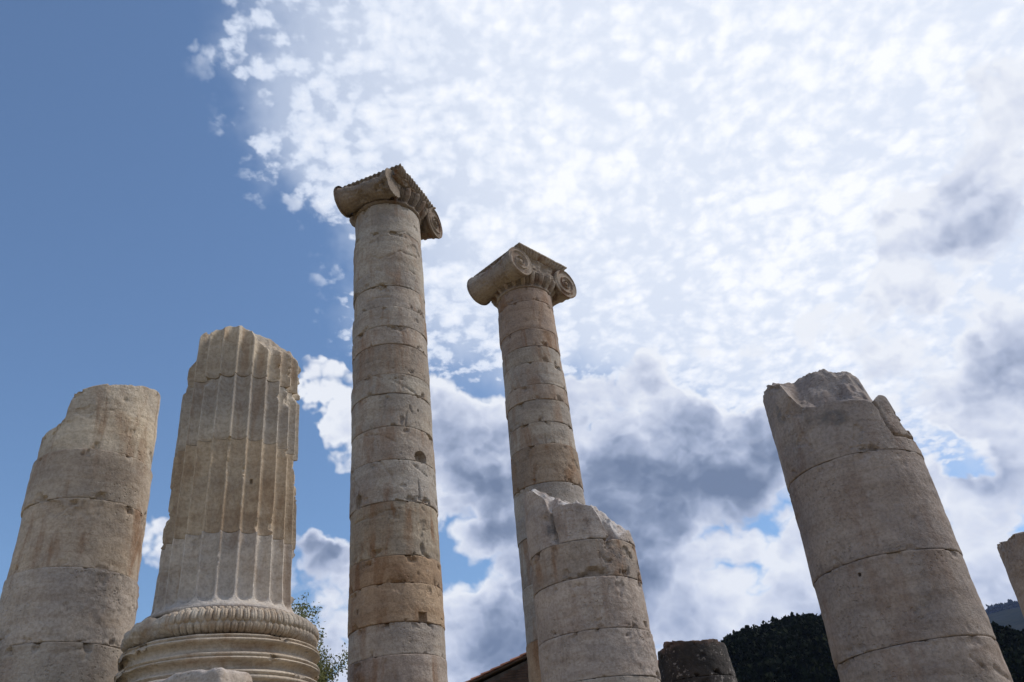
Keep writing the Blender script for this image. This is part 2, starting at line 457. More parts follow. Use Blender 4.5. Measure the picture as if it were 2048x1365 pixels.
def drum(col, root, z0, z1, seed, color, mat, name='drum', top=None, dr=0.0, off=(0, 0), cracks=(), holes=(), sq=(),
         step=.028, rough=1.0, chip=1.0, flute=None, warp=0.0, nf=230, extra_r=None, capn=26, topnoise=.05, label=None, tiltz=0.0, fresh=0.0, patches=()):
    """one drum: side wall with worn joints, chipped arrises, cracks and sockets, and a top face
    top(theta)->z of the broken rim, hump(x,y,rho)->height added inside"""
    extra = [(h[0], h[2]*1.5/float(col.r(h[1])), 26) for h in holes]+[(h[0], h[2]*1.3/float(col.r(h[1])), 22) for h in sq]
    th = theta_grid(col.front, nf, 56, extra)
    ztop = np.full(th.shape, z1)
    if top is not None:
        rt = col.r(np.full(th.shape, float(z1)))+dr
        ztop = top(*local_xy(col, np.cos(th)*rt, np.sin(th)*rt))
    zmax = float(ztop.max())
    n = max(int((zmax-z0)/step), 12)
    v = np.linspace(0, 1, n)
    e = .035/(zmax-z0)
    v = np.unique(np.concatenate([v, np.linspace(0, e, 5), 1-np.linspace(0, e, 5)]))
    for h in list(holes)+list(sq):
        vc = (h[1]-z0)/(zmax-z0); hv = h[3]*1.3/(zmax-z0)
        v = np.unique(np.concatenate([v, np.linspace(max(vc-hv, 0), min(vc+hv, 1), 20)]))
    TH, VV = np.meshgrid(th, v)
    ZZ = z0+(ztop[None, :]-z0)*VV
    shp = TH.shape; a = TH.ravel(); z = ZZ.ravel(); vv = VV.ravel()
    rad = col.r(z)+dr
    P = np.stack([np.cos(a)*rad, np.sin(a)*rad, z], 1)
    Ps = P+seed*13.7
    lo = fbm(Ps*1.1, 3, seed)*.016*rough*(1+warp)
    mi = fbm(Ps*5.0, 3, seed+5)*.0065*rough
    hi = fbm(Ps*17.0, 2, seed+9)*.0028*rough
    disp = lo+mi+hi
    zt = np.broadcast_to(ztop[None, :], shp).ravel()
    db = z-z0; dt = zt-z
    # joint: worn, slightly recessed arris
    wob = .15+1.1*np.clip(fbm(Ps*np.array([1.9, 1.9, .5]), 4, seed+2)+.35, 0, 1.3)
    for dd, amt in ((db, 1.0), (dt, 1.0 if top is None else .8)):
        t = np.clip(dd/.017, 0, 1)
        disp = disp-(1-t)**1.5*.017*amt*wob
        cn = fbm(Ps*np.array([3.3, 3.3, 3.3]), 4, seed+21)
        c = np.clip(cn-.33, 0, 1)*np.clip(1-dd/.14, 0, 1)**.5
        disp = disp-np.minimum(c*.32, .07)*chip
    # spalls
    sp = fbm(Ps*2.1, 4, seed+31)
    disp = disp-np.clip((sp-.52)*.35, 0, .022)*chip
    for pts, wd, dp in cracks:
        jit = fbm(Ps*6, 3, seed+41)*.022
        d = polydist(a, z, pts, float(col.r(z0)))+jit
        disp = disp-dp*np.exp(-(np.clip(d, 0, None)/wd)**2)
    for (ha, hz, hw, hh, dp) in holes:
        q = (wrap(a-ha)*rad/hw)**2+((z-hz)/hh)**2
        disp = disp-dp*np.clip((1.06-q)/.22, 0, 1)
    for (ha, hz, hw, hh, dp) in sq:
        q = np.maximum(np.abs(wrap(a-ha)*rad)/hw, np.abs(z-hz)/hh)
        disp = disp-dp*np.clip((1.04-q)/.12, 0, 1)
    if flute is not None:
        disp = disp*.6+flute(a, z, rad, Ps, seed)
        if top is not None:
            blunt = np.clip(1-dt/.13, 0, 1)**1.6*(.085+.05*np.clip(fbm(Ps*3.5, 3, seed+91), -1, 1))
            disp = np.minimum(disp, .0-blunt)
    if extra_r is not None:
        disp = disp+extra_r(a, z, Ps)
    rr = rad+disp
    ox, oy = off
    zs = z + tiltz*0
    V = np.stack([np.cos(a)*rr+ox, np.sin(a)*rr+oy, zs], 1)
    nu = len(th); nv = len(v)
    F = [grid_faces(nu, nv)]
    # top face
    rim = V[(nv-1)*nu:]
    rhos = np.linspace(1, 0, capn)[1:-1]
    if top is None: rhos = np.array([.93, .8, .5, .2])
    rimz = rim[:, 2]; zc = float(rimz.mean())
    caps = []
    for k, rho in enumerate(rhos):
        x = (rim[:, 0]-ox)*rho; y = (rim[:, 1]-oy)*rho
        zz_ = rimz*rho**1.5+zc*(1-rho**1.5)
        if top is not None:
            k2 = float(np.clip((1-rho)*9, 0, 1))
            zz_ = (1-k2)*rimz+k2*top(*local_xy(col, x, y))
            q = np.stack([x, y, zz_*.5], 1)+seed*3.1
            wgt = min(1, (1-rho)*7)
            zz_ = zz_+wgt*((facets(x, y, .34, seed+50)-.02)*topnoise*1.7+fbm(q*9, 4, seed+60)*topnoise*.7)
        caps.append(np.stack([x+ox, y+oy, zz_], 1))
    base_i = (nv-1)*nu
    allc = np.concatenate(caps); V = np.concatenate([V, allc])
    start = base_i
    prev = base_i
    for k in range(len(rhos)):
        cur = nu*nv+k*nu
        i = np.arange(nu); i2 = (i+1) % nu
        F.append(np.stack([prev+i, prev+i2, cur+i2, cur+i], 1)); prev = cur
    # close with a centre fan, and a bottom fan
    ctr = len(V); V = np.concatenate([V, [[ox, oy, float(V[prev:prev+nu, 2].mean())], [ox, oy, z0]]])
    i = np.arange(nu); i2 = (i+1) % nu
    T = np.concatenate([np.stack([prev+i, prev+i2, np.full(nu, ctr)], 1), np.stack([i2, i, np.full(nu, ctr+1)], 1)])
    o = mesh_obj(name, V, np.concatenate(F), mat, root, True, color, T, sharp=48)
    if label: o['label'] = label
    if fresh or patches:
        at = o.data.attributes.new('fresh', 'FLOAT', 'POINT'); vals = np.zeros(len(o.data.vertices), np.float32)
        if fresh:
            vals[nu*nv:] = fresh
            w1 = np.clip(1-dt/.05, 0, 1)*fresh*np.clip(fbm(Ps*3, 3, seed+71)+.5, 0, 1); vals[:nu*nv] = w1
        at.data.foreach_set('value', vals)
        at = o.data.attributes.new('patch', 'FLOAT', 'POINT'); vals = np.zeros(len(o.data.vertices), np.float32)
        for (px, py, pw, ph_) in patches:
            ha, hz = col.hit(px, py)
            q = np.hypot(wrap(a-ha)*rad/pw, (z-hz)/ph_)+fbm(Ps*6, 4, seed+81)*.6
            vals[:nu*nv] = np.maximum(vals[:nu*nv], np.clip((1.15-q)/.5, 0, 1))
        at.data.foreach_set('value', vals)
    return o

def lathe(name, prof, mat, root, color, n=128, seed=0, amp=.004, fn=None, nv=None, front=None, center=(0, 0)):
    """prof: list of (r, z) from bottom to top, resampled finely"""
    prof = np.array(prof, float)
    if nv:
        seg = np.concatenate([[0], np.cumsum(np.hypot(*np.diff(prof, axis=0).T))])
        t = np.linspace(0, seg[-1], nv); prof = np.stack([np.interp(t, seg, prof[:, 0]), np.interp(t, seg, prof[:, 1])], 1)
    th = np.linspace(0, 2*math.pi, n, endpoint=False) if front is None else theta_grid(front, int(n*.8), int(n*.2))
    n = len(th)
    TH, J = np.meshgrid(th, np.arange(len(prof)))
    a = TH.ravel(); j = J.ravel(); r = prof[j, 0]; z = prof[j, 1]
    P = np.stack([np.cos(a)*r, np.sin(a)*r, z], 1)
    # profile normals for relief
    tg = np.gradient(prof, axis=0); nr = tg[:, 1]; nz = -tg[:, 0]; L = np.hypot(nr, nz)+1e-9
    nr, nz = (nr/L)[j], (nz/L)[j]
    d = fbm(P*6+seed, 3, seed)*amp + fbm(P*1.5+seed, 2, seed+3)*amp*1.5
    if fn is not None: d = d+fn(a, j/(len(prof)-1), r, z, P)
    r = r+d*nr; z = z+d*nz
    V = np.stack([np.cos(a)*r+center[0], np.sin(a)*r+center[1], z], 1)
    F = grid_faces(n, len(prof))
    c0 = len(V); V = np.concatenate([V, [[center[0], center[1], prof[0, 1]], [center[0], center[1], prof[-1, 1]]]])
    i = np.arange(n); i2 = (i+1) % n; last = (len(prof)-1)*n
    T = np.concatenate([np.stack([i2, i, np.full(n, c0)], 1), np.stack([last+i, last+i2, np.full(n, c0+1)], 1)])
    return mesh_obj(name, V, F, mat, root, True, color, T, sharp=50)

def rough_block(name, cx, cy, z0, z1, sx, sy, rz, mat, root, color, seed=0, amp=.02, n=14, taper=0.0):
    """a worn rectangular block with real edges"""
    Vs = []; Fs = []; off = 0
    for ax in range(3):
        for sg in (-1, 1):
            u = np.linspace(-1, 1, n); A, B = np.meshgrid(u, u); A = A.ravel(); B = B.ravel()
            p = np.zeros((n*n, 3)); p[:, ax] = sg; p[:, (ax+1) % 3] = A; p[:, (ax+2) % 3] = B
            f = grid_faces(n, n, False, off)
            if sg < 0: f = f[:, ::-1]
            Vs.append(p); Fs.append(f); off += n*n
    V = np.concatenate(Vs)
    # round the edges
    k = 12.0
    nrm = (np.abs(V)**k).sum(1)**(1/k)
    V = V/nrm[:, None]
    h = (z1-z0)/2
    V = V*np.array([sx, sy, h])
    V[:, :2] *= (1-taper*(V[:, 2:3]/h+1)/2)
    d = fbm(V*1.7+seed*5.3, 4, seed)*amp*2+fbm(V*7+seed, 3, seed+4)*amp*.6
    nn = V/np.linalg.norm(V/np.array([sx, sy, h]), axis=1)[:, None]; nn = nn/np.linalg.norm(nn, axis=1)[:, None]
    V = V+nn*d[:, None]
    c, s = math.cos(rz), math.sin(rz)
    V = np.stack([V[:, 0]*c-V[:, 1]*s+cx, V[:, 0]*s+V[:, 1]*c+cy, V[:, 2]+(z0+z1)/2], 1)
    return mesh_obj(name, V, np.concatenate(Fs), mat, root, True, color, sharp=50)

def plain_base(col, root, zb, color, mat=None, seed=0):
    """simple attic base and square plinth, down to the ground"""
    mat = mat or M_ST
    r = float(col.r(zb))
    b = lathe('base', [(r*1.28, .45), (r*1.34, .52), (r*1.34, .62), (r*1.26, .70), (r*1.12, .74), (r*1.10, .84), (r*1.16, .90), (r*1.22, .96), (r*1.20, 1.06), (r*1.05, 1.10), (r*1.03, zb)],
          mat, root, color, 96, seed, .006, nv=40)
    rough_block('plinth', 0, 0, -.02, .447, r*1.42, r*1.42, .3, mat, root, color, seed, .01, 8)

def local_xy(col, x, y):
    """coordinates about the column axis: xi to the viewer's right, eta away from the viewer"""
    c, s_ = math.cos(col.az), math.sin(col.az)
    return x*c-y*s_, x*s_+y*c
def prof(col, pts, eta=None, zg=8.0):
    """outline points -> (xi, height), lying on the near rim, or at depth eta"""
    out = []
    r = float(col.r(zg))
    for px, py in pts:
        a, e = azel(px, py)
        da = a-col.az
        if eta is None:
            dd = col.d
            for _ in range(3):
                xi = np.clip(dd*math.tan(da), -r, r); dd = col.d-math.sqrt(max(r*r-xi*xi, 0))
        else: dd = col.d+eta; xi = dd*math.tan(da)
        out.append((xi, EYE+dd/math.cos(da)*math.tan(e)))
    out.sort()
    return np.array(out)
def field(col, front, back=None, e0=-.5, e1=.15, drop=.0, namp=.03, seed=0, slope=0.0):
    f = prof(col, front); b = prof(col, back, (e0+e1)/2+.1) if back else None
    def h(xi, eta):
        xi = np.asarray(xi, float); eta = np.asarray(eta, float)
        w_ = fbm(np.stack([xi*2.2, eta*2.2, np.full_like(xi, seed)], -1).reshape(-1, 3), 4, seed+70).reshape(xi.shape)
        z = np.interp(xi+w_*.02, f[:, 0], f[:, 1])
        if b is not None:
            t = np.clip((eta+w_*.15-e0)/(e1-e0), 0, 1); t = t*t*(3-2*t)
            z = z*(1-t)+np.interp(xi+w_*.02, b[:, 0], b[:, 1])*t
        r2 = fbm(np.stack([xi*7, eta*7, np.full_like(xi, seed+3)], -1).reshape(-1, 3), 3, seed+80).reshape(xi.shape)
        fc = facets(xi+w_*.03, eta, .42, seed+5)*1.0+facets(xi, eta+w_*.03, .17, seed+6)*.45-.35
        return z+slope*eta+w_*namp*.6+r2*namp*.35+fc*namp*1.5
    return h

# ------------------------------------------------------------------ ground
def ground():
    rr = np.concatenate([[0], np.geomspace(2, 6000, 70)]); n = 120
    th = np.linspace(0, 2*math.pi, n, endpoint=False)
    TH, RR = np.meshgrid(th, rr); x = (np.cos(TH)*RR).ravel(); y = (np.sin(TH)*RR).ravel()
    z = fbm(np.stack([x*.12, y*.12, x*0], 1), 3, 4)*.12*np.clip(RR.ravel()/10, 0, 1)-.06
    o = mesh_obj('ground', np.stack([x, y, z], 1), grid_faces(n, len(rr)), M_GRASS)
    meta(o, kind='structure')
ground()

# ------------------------------------------------------------------ columns
C_A = Col(14.4, [(68, 928), (14, 1161)], [(327, 793), (306, 941), (293, 1033), (275, 1175)])
C_C = Col(12.5, [(372, 762), (361, 801), (350, 895), (335, 1017), (319, 1143)], [(598, 776), (598, 894), (595, 1000), (593, 1073)])
C_B = Col(16.2, [(714, 460), (707, 650), (701, 920), (697.5, 1100), (695, 1365)], [(842, 450), (851, 610), (864, 797), (871, 940), (881, 1120), (892.6, 1350)])
C_D = Col(20.2, [(992, 608), (997, 650), (1011, 800), (1022.6, 960), (1036, 1090), (1054, 1300)], [(1107, 625), (1123, 735), (1144, 860), (1165.5, 970)])
C_F = Col(14.2, [(1056, 1114), (1066.7, 1193), (1074, 1293), (1077, 1345)], [(1270, 1102), (1281, 1160), (1293, 1224), (1316, 1360)])
C_E = Col(12.9, [(1525, 798), (1552.5, 897), (1583, 1005), (1631.5, 1175), (1672.5, 1345)], [(1831.6, 881), (1881, 1004), (1925, 1102), (1985.7, 1254), (2025, 1365)])
C_G = Col(17.0, [(1992, 1092), (2043, 1220)], None, r=.97)
C_H = Col(22.0, [(1303, 1330), (1303, 1340)], [(1437, 1292), (1450.6, 1360)])

def jz(col, pts): return [col.hit(*p)[1] for p in pts]
def crk(col, pts, w_=.016, dp=.022): return ([col.hit(*p) for p in pts], w_, dp)
def column(name, col, label, rz=0):
    e = empty(name, (col.x, col.y, 0), 0)
    return meta(e, label, 'column', 'ruined marble temple columns', 'thing')

G1 = (.40, .385, .36); G2 = (.45, .43, .40); G3 = (.34, .32, .295)
W1 = (.43, .385, .325); W2 = (.37, .31, .25); O1 = (.38, .285, .20); P1 = (.40, .355, .325); P2 = (.345, .30, .275)

# --- far left leaning stack of unfluted drums (A)
root = column('broken_column', C_A, 'unfluted broken column of pale drums with a notched top, leftmost of all')
zs = jz(C_A, [(190, 898), (175, 996), (150, 1135), (125, 1285)])
topA = field(C_A, [(60, 868), (88, 865), (112, 850), (131, 832), (140, 800), (147, 783), (185, 770), (240, 763), (290, 769), (326, 790), (335, 795)], namp=.012, seed=2)
drum(C_A, root, zs[0]+.004, zs[0]+1.25, 11, (.56, .52, .445), M_ST, top=topA, dr=-.03, nf=210,
     cracks=[crk(C_A, [(150, 826), (185, 806), (218, 800)], .009, .010), crk(C_A, [(218, 818), (262, 824), (300, 840), (318, 862)], .009, .012)])
drum(C_A, root, zs[1]+.004, zs[0]-.004, 12, (.46, .415, .36), M_ST, dr=.012, off=(-.01, 0), nf=210)
drum(C_A, root, zs[2]+.004, zs[1]-.004, 13, (.49, .435, .37), M_WARM, dr=.0, nf=210, rough=1.2)
def rock13(a, z, P):
    q = fbm(P*9.0, 3, 77); q2 = fbm(P*3.0, 3, 78)
    m_ = np.clip(q2*2+.9-np.abs(wrap(a-C_A.front-.55)), 0, 1)
    return q*.016*m_
drum(C_A, root, zs[3]+.004, zs[2]-.004, 14, (.46, .43, .40), M_PINK, dr=.035, nf=260, extra_r=rock13, step=.02)
drum(C_A, root, zs[3]-1.25, zs[3]-.004, 15, (.44, .41, .37), M_PINK, dr=.05, nf=200,
     cracks=[crk(C_A, [(105, 1310), (125, 1306), (150, 1300)], .02, .02)])
drum(C_A, root, 1.10, zs[3]-1.255, 16, G1, M_ST, dr=.05, nf=120, step=.05)
plain_base(C_A, root, 1.10, G1)

# --- fluted column on its carved base (C)
root = column('fluted_column', C_C, 'fluted broken column shaft on a carved moulded base, jagged crumbling top')
zs = jz(C_C, [(487.7, 746), (459, 872), (440.7, 1059.5)])
ph = C_C.hit(472, 1150)[0]
ZF = 4.985; NFL = 24
def flute(a, z, rad, Ps, seed):
    t = (a-ph)*NFL/(2*math.pi); phi = 2*(t-np.floor(t))-1
    q = np.abs(phi)/.90
    w_ = .112
    s_ = np.clip((ZF+w_-z)/w_, 0, 9)
    ins = np.clip(1-q*q-s_*s_, 0, 1)
    rel = wrap(a-C_C.front)              # >0 is to the viewer's right
    dep = .120*(.95+.05*np.clip((rel+1.0)/.9, 0, 1))
    f = -dep*np.sqrt(ins)
    # battered arrises
    n = fbm(Ps*np.array([5, 5, 7.]), 4, seed+90)
    n2 = fbm(Ps*np.array([1.2, 1.2, .9]), 3, seed+95)
    side = np.clip((rel-.35)*1.3, 0, 1.2)
    cut = np.clip(n*.55+n2*1.5-.62+side*.50, 0, 1)*.18
    lim = -np.minimum(cut, .085)*(z > ZF-.02)
    f = np.minimum(f, np.where(np.abs(phi) > .5, lim, 0))
    # flare at the foot
    f = f+.075*np.exp(-np.clip(z-4.93, 0, 9)/.06)
    return f
topC = field(C_C, [(360, 770), (372, 760), (377, 729), (389, 703), (401, 694), (404, 690), (405, 656), (424, 655), (440, 648), (455, 643), (482, 645), (506, 656), (520, 672), (532, 684), (550, 694), (570, 694), (583, 700), (594, 716), (600, 722)],
             [(360, 775), (372, 764), (377, 733), (389, 707), (401, 696), (404, 692), (405, 660), (424, 658), (440, 650), (455, 645), (482, 646), (500, 650), (520, 661), (541, 670), (568, 684), (586, 698), (596, 718)], -.6, -.1, namp=.022, seed=5)
drum(C_C, root, zs[0]+.003, zs[0]+.62, 21, (.51, .47, .40), M_FL, top=topC, flute=flute, nf=440, step=.022, chip=.8, dr=.012, capn=34,
     cracks=[crk(C_C, [(405, 660), (424, 672), (424, 688), (404, 696)], .012, .03)], topnoise=.035)
sh = jz(C_C, [(508, 957), (460, 861)])
drum(C_C, root, zs[1]+.003, zs[0]-.003, 22, (.52, .495, .445), M_FL, flute=flute, nf=440, step=.024, chip=.5)
hq = C_C.hit(508, 957)
drum(C_C, root, zs[2]+.003, zs[1]-.003, 23, (.53, .465, .37), M_FL, flute=flute, nf=440, step=.024, chip=.5, sq=[(hq[0], hq[1], .022, .035, .10)])
drum(C_C, root, 4.925, zs[2]-.003, 24, (.55, .53, .50), M_FL, flute=flute, nf=440, step=.024, chip=.5)
lathe('ring', [(1.0, 4.855), (1.055, 4.86), (1.07, 4.875), (1.07, 4.90), (1.05, 4.912), (1.0, 4.92)], M_FL, root, (.5, .48, .46), 220, 3, .003, nv=14)
def scales(a, v, r, z, P):
    rel = wrap(a-C_C.front)
    N = 88; rows = 3.25
    vv = (1-v)*rows; k = np.floor(vv); fv = vv-k
    t = a*N/(2*math.pi)+.5*(k % 2); fu = 2*(t-np.floor(t))-1
    q = np.abs(fu)**2.4+np.abs(2*fv-1)**3
    egg = np.sqrt(np.clip(1-q, 0, 1))
    rib = 1-.25*np.exp(-(fu/.12)**2)
    left = np.clip((rel+.62)*5, 0, 1)
    wear = np.clip(.9+fbm(P*3, 3, 5)*.8, .2, 1)
    f = (egg*rib*.044-.026)*left*wear
    rock = (fbm(P*3.2, 4, 8)*.05+ridged(P*2, 3, 6)*.02-.045)*(1-left)
    return f*np.sin(np.clip(v, 0, 1)*math.pi)**.4+rock
tp = [(1.08, 4.50)]+[(1.125+.155*math.cos(t), 4.677+.165*math.sin(t)) for t in np.linspace(-math.pi/2, math.pi/2, 26)]+[(1.0, 4.85)]
bs = lathe('torus', tp, M_FL, root, (.47, .44, .39), 1500, 5, .002, fn=scales, nv=70, front=C_C.front)
def rimwear(a, v, r, z, P):
    n = fbm(P*np.array([3.5, 3.5, 6]), 4, 12); rel = wrap(a-C_C.front)
    side = np.clip(-rel-.7, 0, .5)*.10
    return -np.clip(n-.38, 0, .3)*.18*(r > 1.24)-side*(r > 1.2)*(1+n)
bp_ = [(1.15, 3.50), (1.28, 3.52), (1.28, 3.90), (1.25, 3.925), (1.27, 3.945), (1.30, 3.955), (1.315, 3.975), (1.30, 3.995), (1.285, 4.003), (1.30, 4.015), (1.318, 4.035), (1.30, 4.055), (1.25, 4.066),
       (1.215, 4.085), (1.205, 4.115), (1.235, 4.15), (1.275, 4.165), (1.30, 4.172), (1.318, 4.19), (1.305, 4.208), (1.285, 4.214), (1.30, 4.222), (1.312, 4.24), (1.30, 4.258), (1.26, 4.268),
       (1.215, 4.29), (1.20, 4.325), (1.225, 4.365), (1.265, 4.385), (1.29, 4.392), (1.312, 4.41), (1.298, 4.43), (1.278, 4.437), (1.288, 4.447), (1.298, 4.462), (1.285, 4.478), (1.2, 4.488), (1.1, 4.495)]
lathe('moulded_base', bp_, M_FL, root, (.50, .46, .40), 420, 6, .003, fn=rimwear, nv=150, front=C_C.front)
rough_block('plinth', 0, 0, 2.2, 3.496, 1.55, 1.55, .35, M_ST, root, G1, 4, .015, 20)
rough_block('pedestal', 0, 0, -.05, 2.196, 1.75, 1.75, .35, M_ST, root, G3, 9, .02, 20)

# --- tall complete column (B)
root = column('tall_column', C_B, 'tallest complete column with worn scroll capital and patched, cracked drums')
jb = [(783, 462), (783, 570), (783, 612), (783, 651), (783, 687), (783, 747), (783, 785.5), (783, 852), (784, 919), (785, 1002), (786, 1110), (787, 1165), (788, 1244), (789, 1309)]
zb = [15.43]+jz(C_B, jb)
cb = [G1, (.38, .36, .33), (.41, .38, .345), (.375, .35, .32), (.40, .365, .33), (.34, .305, .265), (.38, .36, .325), (.375, .35, .315), (.40, .365, .325), (.42, .40, .37), (.375, .335, .275), O1, (.42, .33, .245), (.42, .39, .36), (.40, .36, .335)]
mb = [M_ST]*10+[M_WARM]*4+[M_PINK]
def o1(lst, ox, oy, sc=4.265): return [(ox+x/sc, oy+y/sc) for x, y in lst]
kb = []
for l in [[(405, 370), (415, 490)], [(355, 565), (420, 590), (520, 560), (600, 520), (650, 550), (730, 580)], [(220, 800), (280, 740)], [(320, 950), (430, 915), (520, 910)],
          [(400, 815), (480, 800), (560, 805)], [(560, 365), (640, 355), (680, 385)], [(680, 690), (730, 725)], [(430, 1100), (500, 1095)]]:
    kb.append(crk(C_B, o1(l, 660, 380), .018, .022))
for l in [[(380, 310), (450, 320), (540, 345), (600, 380), (720, 450)], [(470, 590), (435, 700)], [(655, 620), (645, 730)], [(680, 560), (705, 625)], [(280, 820), (420, 810), (480, 830), (560, 870)],
          [(380, 850), (350, 885)], [(430, 1040), (480, 1110), (530, 1160), (540, 1220)], [(690, 1050), (760, 1110), (830, 1170)], [(750, 1200), (765, 1350)], [(620, 670), (610, 700)], [(845, 680), (855, 740)]]:
    kb.append(crk(C_B, o1(l, 660, 680), .018, .026))
for l in [[(170, 245), (300, 190), (380, 150), (490, 130)], [(415, 210), (435, 240)], [(735, 635), (745, 690), (770, 760)], [(395, 1185), (500, 1265)], [(630, 0), (630, 70), (690, 110)]]:
    kb.append(crk(C_B, o1(l, 660, 980, 3.546), .018, .024))
kb.append(crk(C_B, o1([(655, 390), (665, 450), (705, 478)], 660, 980, 3.546), .035, .05))
h1 = C_B.hit(841, 919); h2 = C_B.hit(718, 1006); h3 = C_B.hit(846.5, 1236); h4 = C_B.hit(716, 1225); h5 = C_B.hit(837, 821)
for i in range(len(zb)-1):
    a0, a1 = zb[i+1]+.003, zb[i]-.003
    hh = []; ss = []
    if a0 < h1[1]+.1 < a1 or a0 < h1[1] < a1: hh.append((h1[0], max(h1[1]+.03, a0+.08), .15, .14, .16))
    if a0 < h2[1] < a1: hh.append((h2[0], h2[1], .10, .17, .09))
    if a0 < h3[1] < a1: ss.append((h3[0], h3[1]+.02, .085, .085, .10))
    if a0 < h5[1] < a1: hh.append((h5[0], h5[1], .022, .03, .05))
    if a0 < h4[1] < a1: hh.append((h4[0], h4[1], .025, .05, .04))
    drum(C_B, root, a0, a1, 31+i, cb[i], mb[i], cracks=kb, holes=hh, sq=ss, step=.024, dr=.010*math.sin(i*2.3)-(.0 if i else .01), off=(.006*math.sin(i*4.1), .004), nf=250)
drum(C_B, root, zb[-1]-1.2, zb[-1]-.003, 51, cb[-1], M_WARM, nf=160, step=.05)
drum(C_B, root, 1.10, zb[-1]-1.203, 52, G3, M_WARM, nf=80, step=.08)
plain_base(C_B, root, 1.10, G1)

# --- capital
def tube_x(name, prof_, y0, z0, mat, par, color, n=56, seed=0, amp=.006, fn=None, capL=True):
    """surface turned about an axis parallel to local x"""
    prof_ = np.array(prof_, float)
    th = np.linspace(0, 2*math.pi, n, endpoint=False)
    TH, J = np.meshgrid(th, np.arange(len(prof_))); a = TH.ravel(); j = J.ravel()
    x = prof_[j, 0]; r = prof_[j, 1].copy()
    P = np.stack([x, y0+np.cos(a)*r, z0+np.sin(a)*r], 1)
    r = r+fbm(P*5+seed, 4, seed)*amp+(fn(a, x, r, P) if fn else 0)
    V = np.stack([x, y0+np.cos(a)*r, z0+np.sin(a)*r], 1)
    F = grid_faces(n, len(prof_))
    c0 = len(V); V = np.concatenate([V, [[prof_[0, 0], y0, z0], [prof_[-1, 0], y0, z0]]])
    i = np.arange(n); i2 = (i+1) % n; la = (len(prof_)-1)*n
    T = np.concatenate([np.stack([i2, i, np.full(n, c0)], 1), np.stack([la+i, la+i2, np.full(n, c0+1)], 1)])
    return mesh_obj(name, V, F, mat, par, True, color, T, sharp=45)
def volute(x0, y0, z0, Rv, sg, hand, par, color, seed=0, mat=None):
    """scroll face: a disc in the y-z plane carved with a spiral channel"""
    n, nr = 120, 44
    th = np.linspace(0, 2*math.pi, n, endpoint=False); rr = np.linspace(0.02, 1, nr)
    TH, RR = np.meshgrid(th, rr); a = TH.ravel(); q = RR.ravel()
    turns = 2.75; kk = math.log(1/.13)/(turns*2*math.pi)
    phs = (np.log(1/np.maximum(q, .1))/kk/(2*math.pi)-hand*a/(2*math.pi)+.25) % 1.0
    ridge = np.exp(-(np.minimum(phs, 1-phs)/.13)**2)
    bowl = -np.sin(np.pi*phs)*.55
    h = ridge*.034+bowl*.036
    h = np.where(q < .12, .038*np.sqrt(np.clip(1-(q/.13)**2, 0, 1)), h)
    h = h*np.clip((1-q)/.03, 0, 1)*.9+.012*(q < .995)+np.exp(-((q-.95)/.035)**2)*.012
    P = np.stack([a*0, q*np.cos(a), q*np.sin(a)], 1)+seed
    h = h+fbm(P*4, 3, seed)*.004
    rad = q*Rv*(1+.015*fbm(P*2, 2, seed+2))
    V = np.stack([x0+sg*h, y0+np.cos(a)*rad, z0+np.sin(a)*rad], 1)
    # skirt back into the bolster
    sk = V[-n:].copy(); sk[:, 0] = x0-sg*.04; V = np.concatenate([V, sk, [[x0+sg*.038, y0, z0]]])
    F = grid_faces(n, nr+1); i = np.arange(n); i2 = (i+1) % n
    T = np.stack([i2, i, np.full(n, len(V)-1)], 1)
    if sg > 0: pass
    else: F = F[:, ::-1]; T = T[:, ::-1]
    return mesh_obj('volute', V, F, mat or M_CAP, par, True, color, T, sharp=60)

